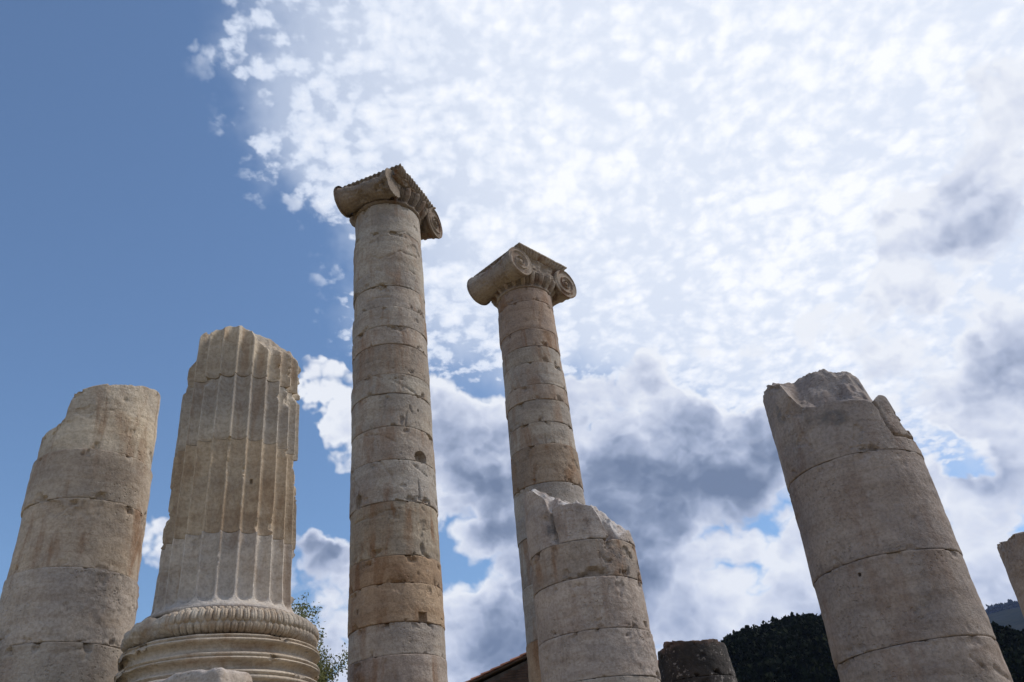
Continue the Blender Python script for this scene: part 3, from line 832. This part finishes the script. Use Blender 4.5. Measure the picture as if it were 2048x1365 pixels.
def capital(root, ang, zn, zt, rn, color, seed, s=.97, broken=False, Rv=.43, yv=.92, xl=.88, bead=False, zv=16.1, xneg=None, pinch=.72):
    zab = zt-.20                       # underside of the abacus
    # echinus with egg and dart; the capital's own body
    def eggs(a, v, r, z, P):
        t = a*20/(2*math.pi); fu = 2*(t-np.floor(t))-1
        band = np.clip((v-.08)/.10, 0, 1)*np.clip((.80-v)/.1, 0, 1)
        fv = (v-.44)/.40
        egg = np.sqrt(np.clip(1-(fu/.62)**2-np.clip(fv, -1.2, 1.2)**2*.75, 0, 1))
        shell = np.exp(-((np.hypot(fu/.80, fv*.82)-1.0)/.10)**2)
        dart = np.exp(-((np.abs(fu)-1)/.10)**2)
        return (egg*.085+shell*.045+dart*.04-.075)*band+fbm(P*5, 3, seed)*.012
    body = lathe('capital', [(rn-.03, zn+.004), (rn+.015, zn+.03), (rn+.03, zn+.06), (rn+.02, zn+.09), (rn+.05, zn+.13), (rn+.13, zn+.25), (rn+.19, zn+.36), (rn+.20, zn+.43), (rn+.12, zn+.48), (rn-.05, zn+.52)],
                 M_CAP, root, color, 520, seed, .008, fn=eggs, nv=44)
    body.rotation_euler = (0, 0, ang)
    par = body
    # cushion between the scrolls
    zc0, zc1 = zn+.42, zab+.01
    V = []; nx, ny = 30, 60
    def face(sg):
        u = np.linspace(-yv-.08, yv+.08, ny); vv = np.linspace(0, 1, 24)
        U, W = np.meshgrid(u, vv); U = U.ravel(); W = W.ravel()
        zlow = zc0+.10*np.cos(np.clip(U/yv, -1, 1)*math.pi)*-.5
        z = zlow+(zc1-zlow)*W
        x = .80+.05*np.exp(-((W-.92)/.06)**2)+.05*np.exp(-((W-.10)/.07)**2)-.03*np.sin(W*math.pi)
        lump = np.clip(fbm(np.stack([U*5, W*3, U*0+seed], 1), 4, seed+7), -.3, 1)
        x = x+lump*.07+.09*np.exp(-((np.abs(U)-yv*.42)/.10)**2)*np.exp(-((W-.30)/.30)**2)+.05*np.clip(np.cos(U*22), 0, 1)*np.exp(-((W-.2)/.2)**2)*(np.abs(U) < yv*.5)
        return np.stack([sg*x, U, z], 1)
    A = face(1); B = face(-1)
    ny_ = ny; nvv = 24
    F1 = grid_faces(ny_, nvv, False); F2 = grid_faces(ny_, nvv, False, len(A))[:, ::-1]
    Vc = np.concatenate([A, B])
    i = np.arange(ny_-1); bot = np.stack([i+1, i, len(A)+i, len(A)+i+1], 1)
    mesh_obj('cushion', Vc, np.concatenate([F1, F2, bot]), M_CAP, par, True, color, sharp=50)
    # bolsters and volutes
    for ys in (-1, 1):
        x1 = xl; x0 = -(xneg or xl)
        br = broken and ys < 0
        if br: x1 = xl-.16
        xs = np.linspace(x0, x1, 56)
        t = xs/xl
        rad = Rv*(pinch+(.98-pinch)*np.abs(t)**1.8)
        for c_, w_, h_ in ((0, .05, .035), (-.10, .03, .02), (.10, .03, .02), (.55, .035, .022), (-.55, .035, .022), (.80, .03, .018), (-.80, .03, .018), (.93, .03, .012), (-.93, .03, .012)):
            rad = rad+h_*np.exp(-((t-c_)/w_)**2)
        def fl(a, x, r, P, br=br, x1=x1):
            f = .012*np.abs(np.cos(a*9))*np.exp(-((np.abs(x/xl)-.40)/.22)**2)-np.clip(fbm(P*3, 4, seed+17)-.25, 0, .4)*.16
            if br: f = f+np.where(x > .3, np.clip(fbm(P*4, 4, seed+3), -.5, .1)*.14, 0)
            return f
        tube_x('bolster', np.stack([xs, rad], 1), ys*yv, zv, M_CAP, par, color, 72, seed+ys, .010, fl)
        for sg in (-1, 1):
            if br and sg > 0: continue
            volute((xl if sg > 0 else -(xneg or xl))+sg*.002, ys*yv, zv, Rv, sg, sg*ys, par, color, seed+ys+2*sg)
    # abacus: square slab with a carved leaf moulding
    nu = 130; nv = 16
    V = []
    for j in range(nv):
        v = j/(nv-1)
        ring = []
        zz = zab+(zt-zab)*v
        sz = s*(.84+.13*np.clip(v/.78, 0, 1)**.8) if v < .8 else s
        sides = [((1, 0), (0, 1)), ((0, 1), (-1, 0)), ((-1, 0), (0, -1)), ((0, -1), (1, 0))]
        for (n_, t_) in sides:
            u = np.linspace(-1, 1, nu, endpoint=False)
            ph_ = (u*.5+.5)*15; fu = 2*(ph_-np.floor(ph_))-1
            e_ = np.sqrt(np.clip(1-(fu/.82)**2-((v-.45)/.40)**2, 0, 1))*.034 if v < .8 else (.008*np.cos(ph_*2*math.pi)*(1 if bead else .2)+0*u)
            zz_u = zz+((.007*np.cos(ph_*2*math.pi)*(.4+1.0*np.abs(np.sin(u*5+n_[0])))) if (bead and v > .95) else 0*u)
            x = n_[0]*(sz+e_)+t_[0]*u*sz; y = n_[1]*(sz+e_)+t_[1]*u*sz
            ring.append(np.stack([x, y, zz_u], 1))
        V.append(np.concatenate(ring))
    V = np.concatenate(V)
    dn = fbm(V*np.array([4, 4, 4])+seed, 4, seed+11)
    cn = np.clip(fbm(V*2.3+seed, 3, seed+13)-.35, 0, 1)*.25
    sc = 1-(np.abs(dn)*.010+cn*.4)/1.0
    V[:, 0] *= sc; V[:, 1] *= sc
    n4 = nu*4
    F = grid_faces(n4, nv)
    c0 = len(V); V = np.concatenate([V, [[0, 0, zab], [0, 0, zt]]])
    i = np.arange(n4); i2 = (i+1) % n4; la = (nv-1)*n4
    T = np.concatenate([np.stack([i2, i, np.full(n4, c0)], 1), np.stack([la+i, la+i2, np.full(n4, c0+1)], 1)])
    mesh_obj('abacus', V, F, M_CAP, par, True, color, T, sharp=40)
    return body
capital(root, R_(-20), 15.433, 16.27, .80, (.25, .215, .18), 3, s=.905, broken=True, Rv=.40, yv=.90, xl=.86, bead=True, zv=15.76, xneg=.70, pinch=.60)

# --- second complete column (D)
root = column('scroll_capital_column', C_D, 'complete column with crisp scroll capital rising behind a low broken column')
jd = [(1060, 601), (1066, 657), (1070, 691), (1073, 723.6), (1077, 768), (1080, 798), (1084, 842.7), (1090, 887.5), (1100, 963.7)]
zd = [15.54]+jz(C_D, jd)
zd += [zd[-1]-1.25, zd[-1]-2.35, zd[-1]-3.6, zd[-1]-4.7]
cd = [(.36, .29, .245), (.37, .30, .25), (.36, .305, .265), (.375, .35, .315), (.41, .385, .355), (.39, .345, .305), (.36, .335, .305), (.41, .385, .35), (.34, .285, .23), (.40, .38, .36), G1, G1, O1]
md = [M_WARM, M_WARM, M_WARM, M_ST, M_ST, M_ST, M_ST, M_ST, M_WARM, M_PINK, M_ST, M_ST, M_WARM]
for i in range(len(zd)-1):
    drum(C_D, root, zd[i+1]+.004, zd[i]-.004, 61+i, cd[i], md[i], step=.034, nf=170, dr=.010*math.sin(i*1.7), off=(.006*math.cos(i*3.3), 0), cracks=[crk(C_D, [(1072, 745), (1088, 766)], .016, .02), crk(C_D, [(1090, 870), (1092, 886)], .02, .03)])
drum(C_D, root, 1.10, zd[-1]-.004, 80, O1, M_WARM, nf=80, step=.08)
plain_base(C_D, root, 1.10, G1)
capital(root, R_(-43.5), 15.543, 16.69, .79, (.34, .30, .26), 8, s=.98, Rv=.46, yv=.92, xl=.88, zv=16.10)

# --- low broken column in front of it (F)
root = column('short_broken_column', C_F, 'short broken column with pale torn slanting top standing before the scroll capital column')
zf = jz(C_F, [(1150, 1081), (1174.6, 1153.7), (1187, 1258.6), (1193, 1356)])
topF = field(C_F, [(1048, 990), (1056, 984), (1066, 984), (1080, 990), (1090, 1000), (1097, 1022), (1102, 1016), (1120, 1007), (1150, 1005), (1184, 1011), (1196, 1030), (1210, 1055), (1223, 1074), (1250, 1082), (1272, 1094)],
             [(1046, 984), (1055, 980), (1064, 976), (1095, 981), (1125, 990), (1150, 1001), (1172, 1006), (1193, 1014), (1215, 1034), (1240, 1051), (1258, 1057), (1268, 1078), (1276, 1094)], -.72, -.2, namp=.035, seed=9)
drum(C_F, root, zf[0]+.004, zf[0]+.45, 91, (.45, .42, .405), M_PINK, top=topF, step=.022, nf=260, topnoise=.10, fresh=.50, capn=44, patches=[(1098, 1062, .07, .10)], chip=1.4,
     cracks=[crk(C_F, [(1097, 990), (1099, 1030), (1107, 1060), (1114, 1086)], .030, .10), crk(C_F, [(1090, 1040), (1100, 1050), (1105, 1078)], .05, .05)])
drum(C_F, root, zf[1]+.004, zf[0]-.004, 92, (.385, .345, .31), M_WARM, step=.024, chip=1.6, patches=[(1240, 1110, .16, .13), (1255, 1128, .10, .10)])
drum(C_F, root, zf[2]+.004, zf[1]-.004, 93, (.43, .39, .365), M_PINK, step=.024,
     cracks=[crk(C_F, [(1220, 1160), (1212, 1200), (1202, 1225), (1196, 1222)], .014, .012), crk(C_F, [(1100, 1243), (1150, 1236)], .01, .01)])
def rockF(a, z, P):
    m_ = np.clip((wrap(a-C_F.front)-.35)*2.2, 0, 1)
    return fbm(P*10, 3, 47)*.014*m_
drum(C_F, root, zf[3]+.004, zf[2]-.004, 94, (.44, .405, .385), M_PINK, step=.022, extra_r=rockF)
drum(C_F, root, zf[3]-1.2, zf[3]-.004, 95, (.43, .41, .39), M_PINK, step=.03, nf=170)
plain_base(C_F, root, 1.10, G1)
drum(C_F, root, 1.10, zf[3]-1.204, 96, G1, M_ST, nf=80, step=.08)

# --- massive broken column at the right (E)
root = column('large_broken_column', C_E, 'massive broken column with rough torn top and a split wedge at its upper right')
ze = jz(C_E, [(1715, 905.6), (1776, 1106.6), (1830.6, 1283)])
topE = field(C_E, [(1520, 802), (1527, 790), (1535, 777), (1557, 770), (1572, 785), (1590, 803), (1604, 812), (1632, 815), (1662, 802), (1700, 798), (1730, 800), (1743, 803), (1750, 795), (1756, 789), (1770, 790), (1782, 806), (1794, 826), (1812, 852), (1832, 880), (1845, 900)],
             [(1512, 800), (1524, 776), (1540, 752), (1580, 748), (1588, 738), (1605, 732), (1625, 727), (1655, 724), (1690, 728), (1712, 742), (1726, 766), (1742, 792), (1756, 800), (1770, 806), (1794, 840), (1832, 888), (1850, 905)], -.80, -.05, namp=.03, seed=14)
def e_extra(a, z, P):
    # shallow vertical spall left of centre
    ha, hz = C_E.hit(1590, 900)
    d = wrap(a-ha)*.96
    return -.012*np.exp(-((d+.10-.12*(z-hz))/.06)**2)*np.clip((z-hz)*2+1, 0, 1)
drum(C_E, root, ze[0]+.003, ze[0]+.45, 101, (.345, .315, .30), M_PINK, top=topE, step=.022, nf=280, topnoise=.06, fresh=.12, capn=44, patches=[(1665, 835, .20, .14), (1560, 835, .06, .2)], chip=1.0, extra_r=e_extra,
     cracks=[crk(C_E, [(1742, 800), (1757, 815), (1770, 840), (1778, 855), (1790, 870), (1830, 882)], .013, .04)])
drum(C_E, root, ze[1]+.003, ze[0]-.003, 102, (.325, .29, .272), M_PINK, step=.024, nf=260, chip=.5, rough=1.1, cracks=[crk(C_E, [(1690, 1000), (1765, 976), (1824, 975)], .010, .006)])
hE = C_E.hit(1720, 1150)
drum(C_E, root, ze[2]+.003, ze[1]-.003, 103, (.335, .30, .28), M_PINK, step=.024, nf=260, chip=.5, rough=1.1, holes=[(hE[0], hE[1], .022, .026, .06)],
     cracks=[crk(C_E, [(1868, 1098), (1888, 1118)], .008, .008), crk(C_E, [(1742, 1284), (1755, 1297)], .01, .012)])
drum(C_E, root, ze[2]-1.3, ze[2]-.003, 104, (.345, .31, .29), M_PINK, step=.024, nf=260, chip=.5,
     cracks=[crk(C_E, [(1942, 1314), (1968, 1334)], .02, .03), crk(C_E, [(1990, 1335), (2010, 1352), (2025, 1362)], .03, .03)])
drum(C_E, root, 1.10, ze[2]-1.303, 105, G1, M_PINK, nf=80, step=.08)
plain_base(C_E, root, 1.10, G1)

# --- column cut by the right edge of the view (G)
root = column('cut_off_column', C_G, 'rough topped broken column at the far right, partly out of view')
topG = field(C_G, [(1988, 1092), (1998, 1084), (2014, 1078), (2024, 1067), (2048, 1059), (2090, 1048), (2150, 1056), (2230, 1090)], namp=.03, seed=20)
zg = float(topG(np.array([0.]), np.array([-.9]))[0])
drum(C_G, root, zg-1.9, zg-.3, 111, (.40, .355, .32), M_PINK, top=topG, step=.028, nf=170, cracks=[crk(C_G, [(2012, 1082), (2015, 1105), (2017, 1120)], .014, .03)])
drum(C_G, root, zg-3.5, zg-1.904, 112, (.40, .36, .32), M_WARM, step=.04, nf=120)
drum(C_G, root, 1.10, zg-3.504, 113, G1, M_ST, step=.08, nf=80)
plain_base(C_G, root, 1.10, G1)

# --- very dark stump with pale lichen specks (H)
root = column('dark_column_stump', C_H, 'low blackish column stump with pale lichen specks, in front of the wooded hill')
topH = field(C_H, [(1290, 1309), (1308, 1300), (1330, 1290), (1370, 1285), (1410, 1283), (1433, 1283), (1437, 1290), (1445, 1300)], namp=.035, seed=24)
zh = C_H.hit(1380, 1356)[1]
drum(C_H, root, zh+.004, zh+1.0, 121, (1, 1, 1), M_DARK, top=topH, step=.03, nf=170, rough=1.6, topnoise=.05, chip=1.6)
drum(C_H, root, zh-1.4, zh-.004, 122, (1, 1, 1), M_DARK, step=.05, nf=100, rough=1.5)
drum(C_H, root, 1.10, zh-1.404, 123, (1, 1, 1), M_DARK, step=.1, nf=60)
plain_base(C_H, root, 1.10, G3, M_DARK)

# --- torn marble block before the carved base
def px_at(px, py, d):
    a, e = azel(px, py); return d*math.sin(a), d*math.cos(a), EYE+d*math.tan(e)
bx, by, bz = px_at(395, 1345, 11.0)
o = rough_block('marble_block', bx, by, 2.6, bz-.055, .62, .30, -.36, M_PINK, None, (.52, .49, .46), 6, .028, 46)
o.location = (0, 0, 0)
meta(o, 'jagged pale marble block leaning against the foot of the fluted column', 'stone block')
o2 = rough_block('support_block', bx, by, -.04, 2.56, .85, .42, -.36, M_ST, None, G1, 16, .02, 16)
meta(o2, 'lower squared block carrying the jagged marble block', 'stone block')

# ------------------------------------------------------------------ tiled building
bd = empty('tiled_building', (0, 30, 0))
meta(bd, 'low dark brick building with red tiled gable roof, behind the columns', 'building')
AX, AZ, SL, EX = .35, 8.27, .335, -4.2      # apex x, apex z, slope, eave x
HW = AX-EX
ez = AZ-HW*SL
def gable(y, thick):
    pts = [(EX+.25, 0), (AX+HW-.25, 0), (AX+HW-.25, ez-.06), (AX, AZ-.14), (EX+.25, ez-.06)]
    V = [(x, y, z) for x, z in pts]+[(x, y+thick, z) for x, z in pts]
    F = [(0, 1, 2, 4), (5, 9, 7, 6)]; T = [(2, 3, 4), (7, 9, 8)]
    F += [(i, i+5, (i+1) % 5+5, (i+1) % 5) for i in range(5)]
    return V, F, T
V, F, T = gable(0, 9.0); mesh_obj('wall', V, F, M_MORTAR, bd, False, None, T)
# brick facing on the gable
bm_v = []; bm_f = []; k = 0
rg = random.Random(5)
bricks = []
zz = 5.4; row = 0
while zz < AZ-.2:
    x = EX+.3+(row % 2)*.14
    while x < AX+HW-.5:
        top = AZ-abs(x+.13-AX)*SL-.22
        if zz+.07 < top: bricks.append((x, zz))
        x += .28
    zz += .085; row += 1
for x, z in bricks:
    p = -.018-rg.random()*.012; w_, h_ = .255+rg.random()*.012, .066
    b = len(bm_v)
    bm_v += [(x, .0, z), (x+w_, .0, z), (x+w_, .0, z+h_), (x, .0, z+h_), (x, p, z), (x+w_, p, z), (x+w_, p, z+h_), (x, p, z+h_)]
    bm_f += [(b+4, b+5, b+6, b+7), (b, b+1, b+5, b+4), (b+1, b+2, b+6, b+5), (b+2, b+3, b+7, b+6), (b+3, b, b+4, b+7)]
o = mesh_obj('brick_facing', bm_v, bm_f, M_BRICK, bd, False); o['kind'] = 'stuff'
# roof deck
dk = .06
for sgn in (-1, 1):
    xe = AX+sgn*(HW+.15); zeave = AZ-(HW+.15)*SL
    V = [(AX, -.18, AZ-dk), (xe, -.18, zeave-dk), (xe, 9.1, zeave-dk), (AX, 9.1, AZ-dk), (AX, -.18, AZ-.015), (xe, -.18, zeave-.015), (xe, 9.1, zeave-.015), (AX, 9.1, AZ-.015)]
    mesh_obj('roof_deck', V, [(0, 1, 2, 3), (7, 6, 5, 4), (0, 4, 5, 1), (1, 5, 6, 2), (2, 6, 7, 3), (3, 7, 4, 0)], M_WOOD, bd, False)
# barrel tiles
def tile_geo(L=.46, r0=.105, r1=.085, n=6, up=True):
    V = []
    for (x, r) in ((0, r0), (L, r1)):
        for rr_ in (r, r-.016):
            for i in range(n+1):
                t = math.pi*i/n
                V.append((x, rr_*math.cos(t), rr_*math.sin(t)*(.75 if up else -.6)))
    F = []; m_ = n+1
    for i in range(n):
        F += [(i, i+1, 2*m_+i+1, 2*m_+i), (m_+i+1, m_+i, 3*m_+i, 3*m_+i+1), (i, m_+i, m_+i+1, i+1), (2*m_+i, 2*m_+i+1, 3*m_+i+1, 3*m_+i)]
    F += [(0, 2*m_, 3*m_, m_), (n, m_+n, 3*m_+n, 2*m_+n)]
    return V, F
tv, tf = tile_geo()
proto = mesh_obj('roof_tile', tv, tf, M_TILE, bd, True, sharp=40)
tme = proto.data; COL.objects.unlink(proto); bpy.data.objects.remove(proto)
rest_v = []; rest_f = []
sl = math.atan(SL)
for sgn in (-1, 1):
    rows = int(HW/math.cos(sl)/.36)+1
    for j in range(36):
        for i in range(rows):
            s_ = (rows-i)*.36-.1          # distance down the slope of the tile's lower end
            y = -.10+j*.255+rg.uniform(-.01, .01)
            x = AX+sgn*(s_*math.cos(sl)); z = AZ-s_*math.sin(sl)+.03+rg.uniform(0, .012)
            dirx = -sgn
            mt_ = Matrix.Translation((x, y, z)) @ Matrix.Rotation(0 if sgn < 0 else math.pi, 4, 'Z') @ Matrix.Rotation(-(sl-.05+rg.uniform(-.02, .02)), 4, 'Y')
            if j < 10 and (sgn < 0 or j < 8):
                t = bpy.data.objects.new('roof_tile', tme); COL.objects.link(t); t.parent = bd
                t.matrix_local = mt_
            else:
                b = len(rest_v); rest_v += [tuple(mt_ @ Vector(q)) for q in tv]; rest_f += [tuple(b+k_ for k_ in f) for f in tf]
o = mesh_obj('roof_tiles', rest_v, rest_f, M_TILE, bd, True, sharp=40); o['kind'] = 'stuff'
# ridge tiles
tv2, tf2 = tile_geo(.45, .13, .115)
pr_ = mesh_obj('ridge_tile', tv2, tf2, M_TILE, bd, True, sharp=40); rme = pr_.data
pr_.matrix_local = Matrix.Translation((AX, -.2, AZ+.03)) @ Matrix.Rotation(math.pi/2, 4, 'Z')
for j in range(1, 23):
    t = bpy.data.objects.new('ridge_tile', rme); COL.objects.link(t); t.parent = bd
    t.matrix_local = Matrix.Translation((AX, -.2+j*.40, AZ+.03+rg.uniform(0, .01))) @ Matrix.Rotation(math.pi/2, 4, 'Z')

# ------------------------------------------------------------------ young tree between the columns
def tubes(segs, n=5):
    V = []; F = []
    for (p0, r0, p1, r1) in segs:
        p0 = np.array(p0); p1 = np.array(p1); d = p1-p0; L = np.linalg.norm(d)
        if L < 1e-6: continue
        d /= L; a = np.cross(d, [0.3, .9, .1]); a /= np.linalg.norm(a); b = np.cross(d, a)
        base = len(V)
        for (p, r) in ((p0, r0), (p1, r1)):
            for i in range(n):
                t = 2*math.pi*i/n; V.append(p+a*math.cos(t)*r+b*math.sin(t)*r)
        for i in range(n): F.append((base+i, base+(i+1) % n, base+n+(i+1) % n, base+n+i))
    return V, F
def leaves(pts, size, rng, droop=.0, wratio=.5):
    n = len(pts); pts = np.asarray(pts)
    u = rng.normal(size=(n, 3)); u /= np.linalg.norm(u, axis=1)[:, None]; u[:, 2] -= droop; u /= np.linalg.norm(u, axis=1)[:, None]
    v = rng.normal(size=(n, 3)); v = np.cross(u, v); v /= np.linalg.norm(v, axis=1)[:, None]
    s = size*(.6+.8*rng.rand(n))[:, None]
    a = pts; b = pts+u*s*.5+v*s*wratio*.5; c = pts+u*s; d = pts+u*s*.5-v*s*wratio*.5
    V = np.stack([a, b, c, d], 1).reshape(-1, 3)
    F = np.arange(4*n).reshape(n, 4)
    return V, F
def young_tree(x0, y0, H, label, seed, nleaf=90000, spread=1.0):
    rg = random.Random(seed); rng = np.random.RandomState(seed)
    segs = []; tips = []
    def grow(p, d, L, r, lvl):
        steps = 5
        for i in range(steps):
            q = p+d*L/steps
            segs.append((p, r, q, r*.84)); p = q; r *= .84
            d = d+np.array([rg.gauss(0, .10), rg.gauss(0, .10), .05]); d /= np.linalg.norm(d)
            if lvl >= 2: tips.append((q.copy(), lvl))
            if lvl < 4 and (i > 0 or lvl == 0):
                for _ in range(2 if lvl < 3 else 1):
                    if rg.random() < .85:
                        a = rg.uniform(0, 6.28); el = rg.uniform(.45, .95)*spread
                        dd = d*math.cos(el)+np.array([math.cos(a), math.sin(a), .25])*math.sin(el); dd /= np.linalg.norm(dd)
                        grow(p, dd, L*rg.uniform(.42, .62), r*.62, lvl+1)
    grow(np.array([0., 0., 0.]), np.array([.02, 0, 1.]), H*.82, .13, 0)
    e = empty('young_tree', (x0, y0, 0)); meta(e, label, 'tree')
    zm = sorted(q[2] for q, l in tips)[int(len(tips)*.985)]; k_ = H/zm
    segs = [(p*k_, r*k_, q*k_, r2*k_) for p, r, q, r2 in segs]; tips = [(q*k_, l) for q, l in tips]
    V, F = tubes(segs); mesh_obj('trunk', V, F, M_BARK, e, True)
    t = [q for q, l in tips]; idx = rng.randint(0, len(t), nleaf)
    P = np.array(t)[idx]
    dens = fbm(P*1.1+seed, 2, seed)
    P = P[dens > -.45]
    P = P+rng.normal(size=P.shape)*.10
    V, F = leaves(P, .09, rng)
    o = mesh_obj('crown', V, F, M_LEAF, e, False)
    return e
tx, ty, tz = px_at(656, 1238, 28.0)
young_tree(tx-.1, ty, tz-.3, 'sparse leafy young tree seen in the gap between the fluted and the tallest column', 4)

# ------------------------------------------------------------------ hills and woods
def hill(name, crest, dist, depth, az0, az1, nseg=160, rows=50, noise_amp=2.0, base_r=.35):
    azs = np.radians(np.linspace(az0, az1, nseg)); ts = np.linspace(0, 1, rows)
    V = []
    for t in ts:
        d = dist*base_r+(dist*(1-base_r)+depth)*t
        prof_ = np.where(True, math.sin(min(t*(dist*(1-base_r)+depth)/(dist*(1-base_r)), 1)*math.pi/2)**1.15, 0)
        over = max(0, (d-dist)/depth)
        h = np.array([crest(math.degrees(a)) for a in azs])*prof_*(1-over*over*.8)
        x = np.sin(azs)*d; y = np.cos(azs)*d
        h = h+fbm(np.stack([x, y, x*0], 1)*(8.0/dist), 4, 6)*noise_amp*min(1, t*3)*(1-abs(t*2-1)**8)
        V.append(np.stack([x, y, h-.5], 1))
    V = np.concatenate(V)
    return V, nseg, rows
def crest_near(a):
    A = [-60, -20, -5, 4, 8, 10.9, 11.5, 12.1, 13.3, 15.5, 17.3, 19.5, 22, 25, 27.7, 32, 45, 60]
    E = [2, 3, 5, 6.5, 8.6, 10.75, 11.05, 11.25, 11.25, 11.35, 11.4, 11.3, 10.6, 9.4, 8.45, 7.2, 5, 3]
    e_ = np.interp(a, A, E)
    return EYE+250*math.tan(R_(e_))-3.0
def crest_far(a):
    A = [-60, 0, 20, 26.2, 28.1, 30, 34, 40, 60]; E = [1, 3, 8.6, 9.45, 9.65, 9.9, 10.2, 9.0, 3]
    return EYE+3000*math.tan(R_(np.interp(a, A, E)))-14
V, n1, r1 = hill('wooded_hill', crest_near, 250, 120, -58, 62, base_r=.55)
o = mesh_obj('wooded_hill', V, grid_faces(n1, r1, False), M_HILL); meta(o, kind='structure')
VN = V
V, n2, r2 = hill('distant_hill', crest_far, 3000, 800, -58, 62, noise_amp=22)
o = mesh_obj('distant_hill', V, grid_faces(n2, r2, False), M_HILL); meta(o, kind='structure')
VFAR = V
def woods(name, VG, n, rows, sectors, count, size, leafn, mat, lsize, seed, tmin=.25):
    rng = np.random.RandomState(seed)
    G = VG.reshape(rows, n, 3)
    # a few crown templates made of many small leaf clumps
    tmpl = []
    for k in range(4):
        u = rng.normal(size=(leafn, 3)); u /= np.linalg.norm(u, axis=1)[:, None]; u[:, 2] = np.abs(u[:, 2])*1.1-.25
        rad = .72+.34*fbm(u*1.9+k*7, 3, k)+rng.rand(leafn)*.10
        p = u*rad[:, None]
        tmpl.append(leaves(p-0, lsize, rng, 0, .8)[0])
    out = []
    for (a0, a1, frac) in sectors:
        m_ = int(count*frac)
        azn = np.linspace(-58, 62, n)
        for _ in range(m_):
            az = rng.uniform(a0, a1); j = (az+58)/120*(n-1); t = rng.uniform(tmin, .92)*(rows-1)
            i0, j0 = int(t), int(j); fi, fj = t-i0, j-j0
            p = (G[i0, j0]*(1-fi)*(1-fj)+G[i0+1, j0]*fi*(1-fj)+G[i0, j0+1]*(1-fi)*fj+G[i0+1, j0+1]*fi*fj)
            s = size*rng.uniform(.65, 1.25); rz = rng.uniform(0, 6.28); c, s_ = math.cos(rz), math.sin(rz)
            T_ = tmpl[rng.randint(4)]
            q = np.stack([T_[:, 0]*c-T_[:, 1]*s_, T_[:, 0]*s_+T_[:, 1]*c, T_[:, 2]*rng.uniform(.85, 1.2)], 1)*s
            out.append(q+p+np.array([0, 0, s*.35]))
    V = np.concatenate(out); F = np.arange(len(V)).reshape(-1, 4)
    o = mesh_obj(name, V, F, mat, None, False); meta(o, kind='stuff')
    return o
o = woods('hillside_wood', VN, n1, r1, [(9.5, 18.5, .70), (25.5, 29.5, .22), (-10, 9.5, .03), (18.5, 25.5, .03), (30, 45, .02)], 2500, 2.7, 300, M_PINE, .30, 3, .06)
o = woods('distant_wood', VFAR, n2, r2, [(25, 30, 1)], 1500, 13, 80, M_FAR, .5, 9, .55)

# ------------------------------------------------------------------ air
def haze():
    s = 4600.0
    V = [(x, y, z) for z in (-1.4, 620.0) for x, y in ((-s, -s), (s, -s), (s, s), (-s, s))]
    F = [(0, 3, 2, 1), (4, 5, 6, 7), (0, 1, 5, 4), (1, 2, 6, 5), (2, 3, 7, 6), (3, 0, 4, 7)]
    mt = bpy.data.materials.new('air'); mt.use_nodes = True; mt.node_tree.nodes.clear(); b = NB(mt.node_tree)
    pv = b.n('ShaderNodeVolumePrincipled'); pv.inputs['Color'].default_value = (.40, .54, 1.0, 1)
    pv.inputs['Density'].default_value = HAZE; pv.inputs['Anisotropy'].default_value = .2
    ou = b.n('ShaderNodeOutputMaterial'); mt.node_tree.links.new(pv.outputs[0], ou.inputs['Volume'])
    o = mesh_obj('haze', V, F, mt, None, False); meta(o, kind='stuff')
HAZE = .00005
if HAZE > 0: haze()
print('TRIS', sum(len(o.data.polygons)*2 for o in bpy.data.objects if o.type == 'MESH'))
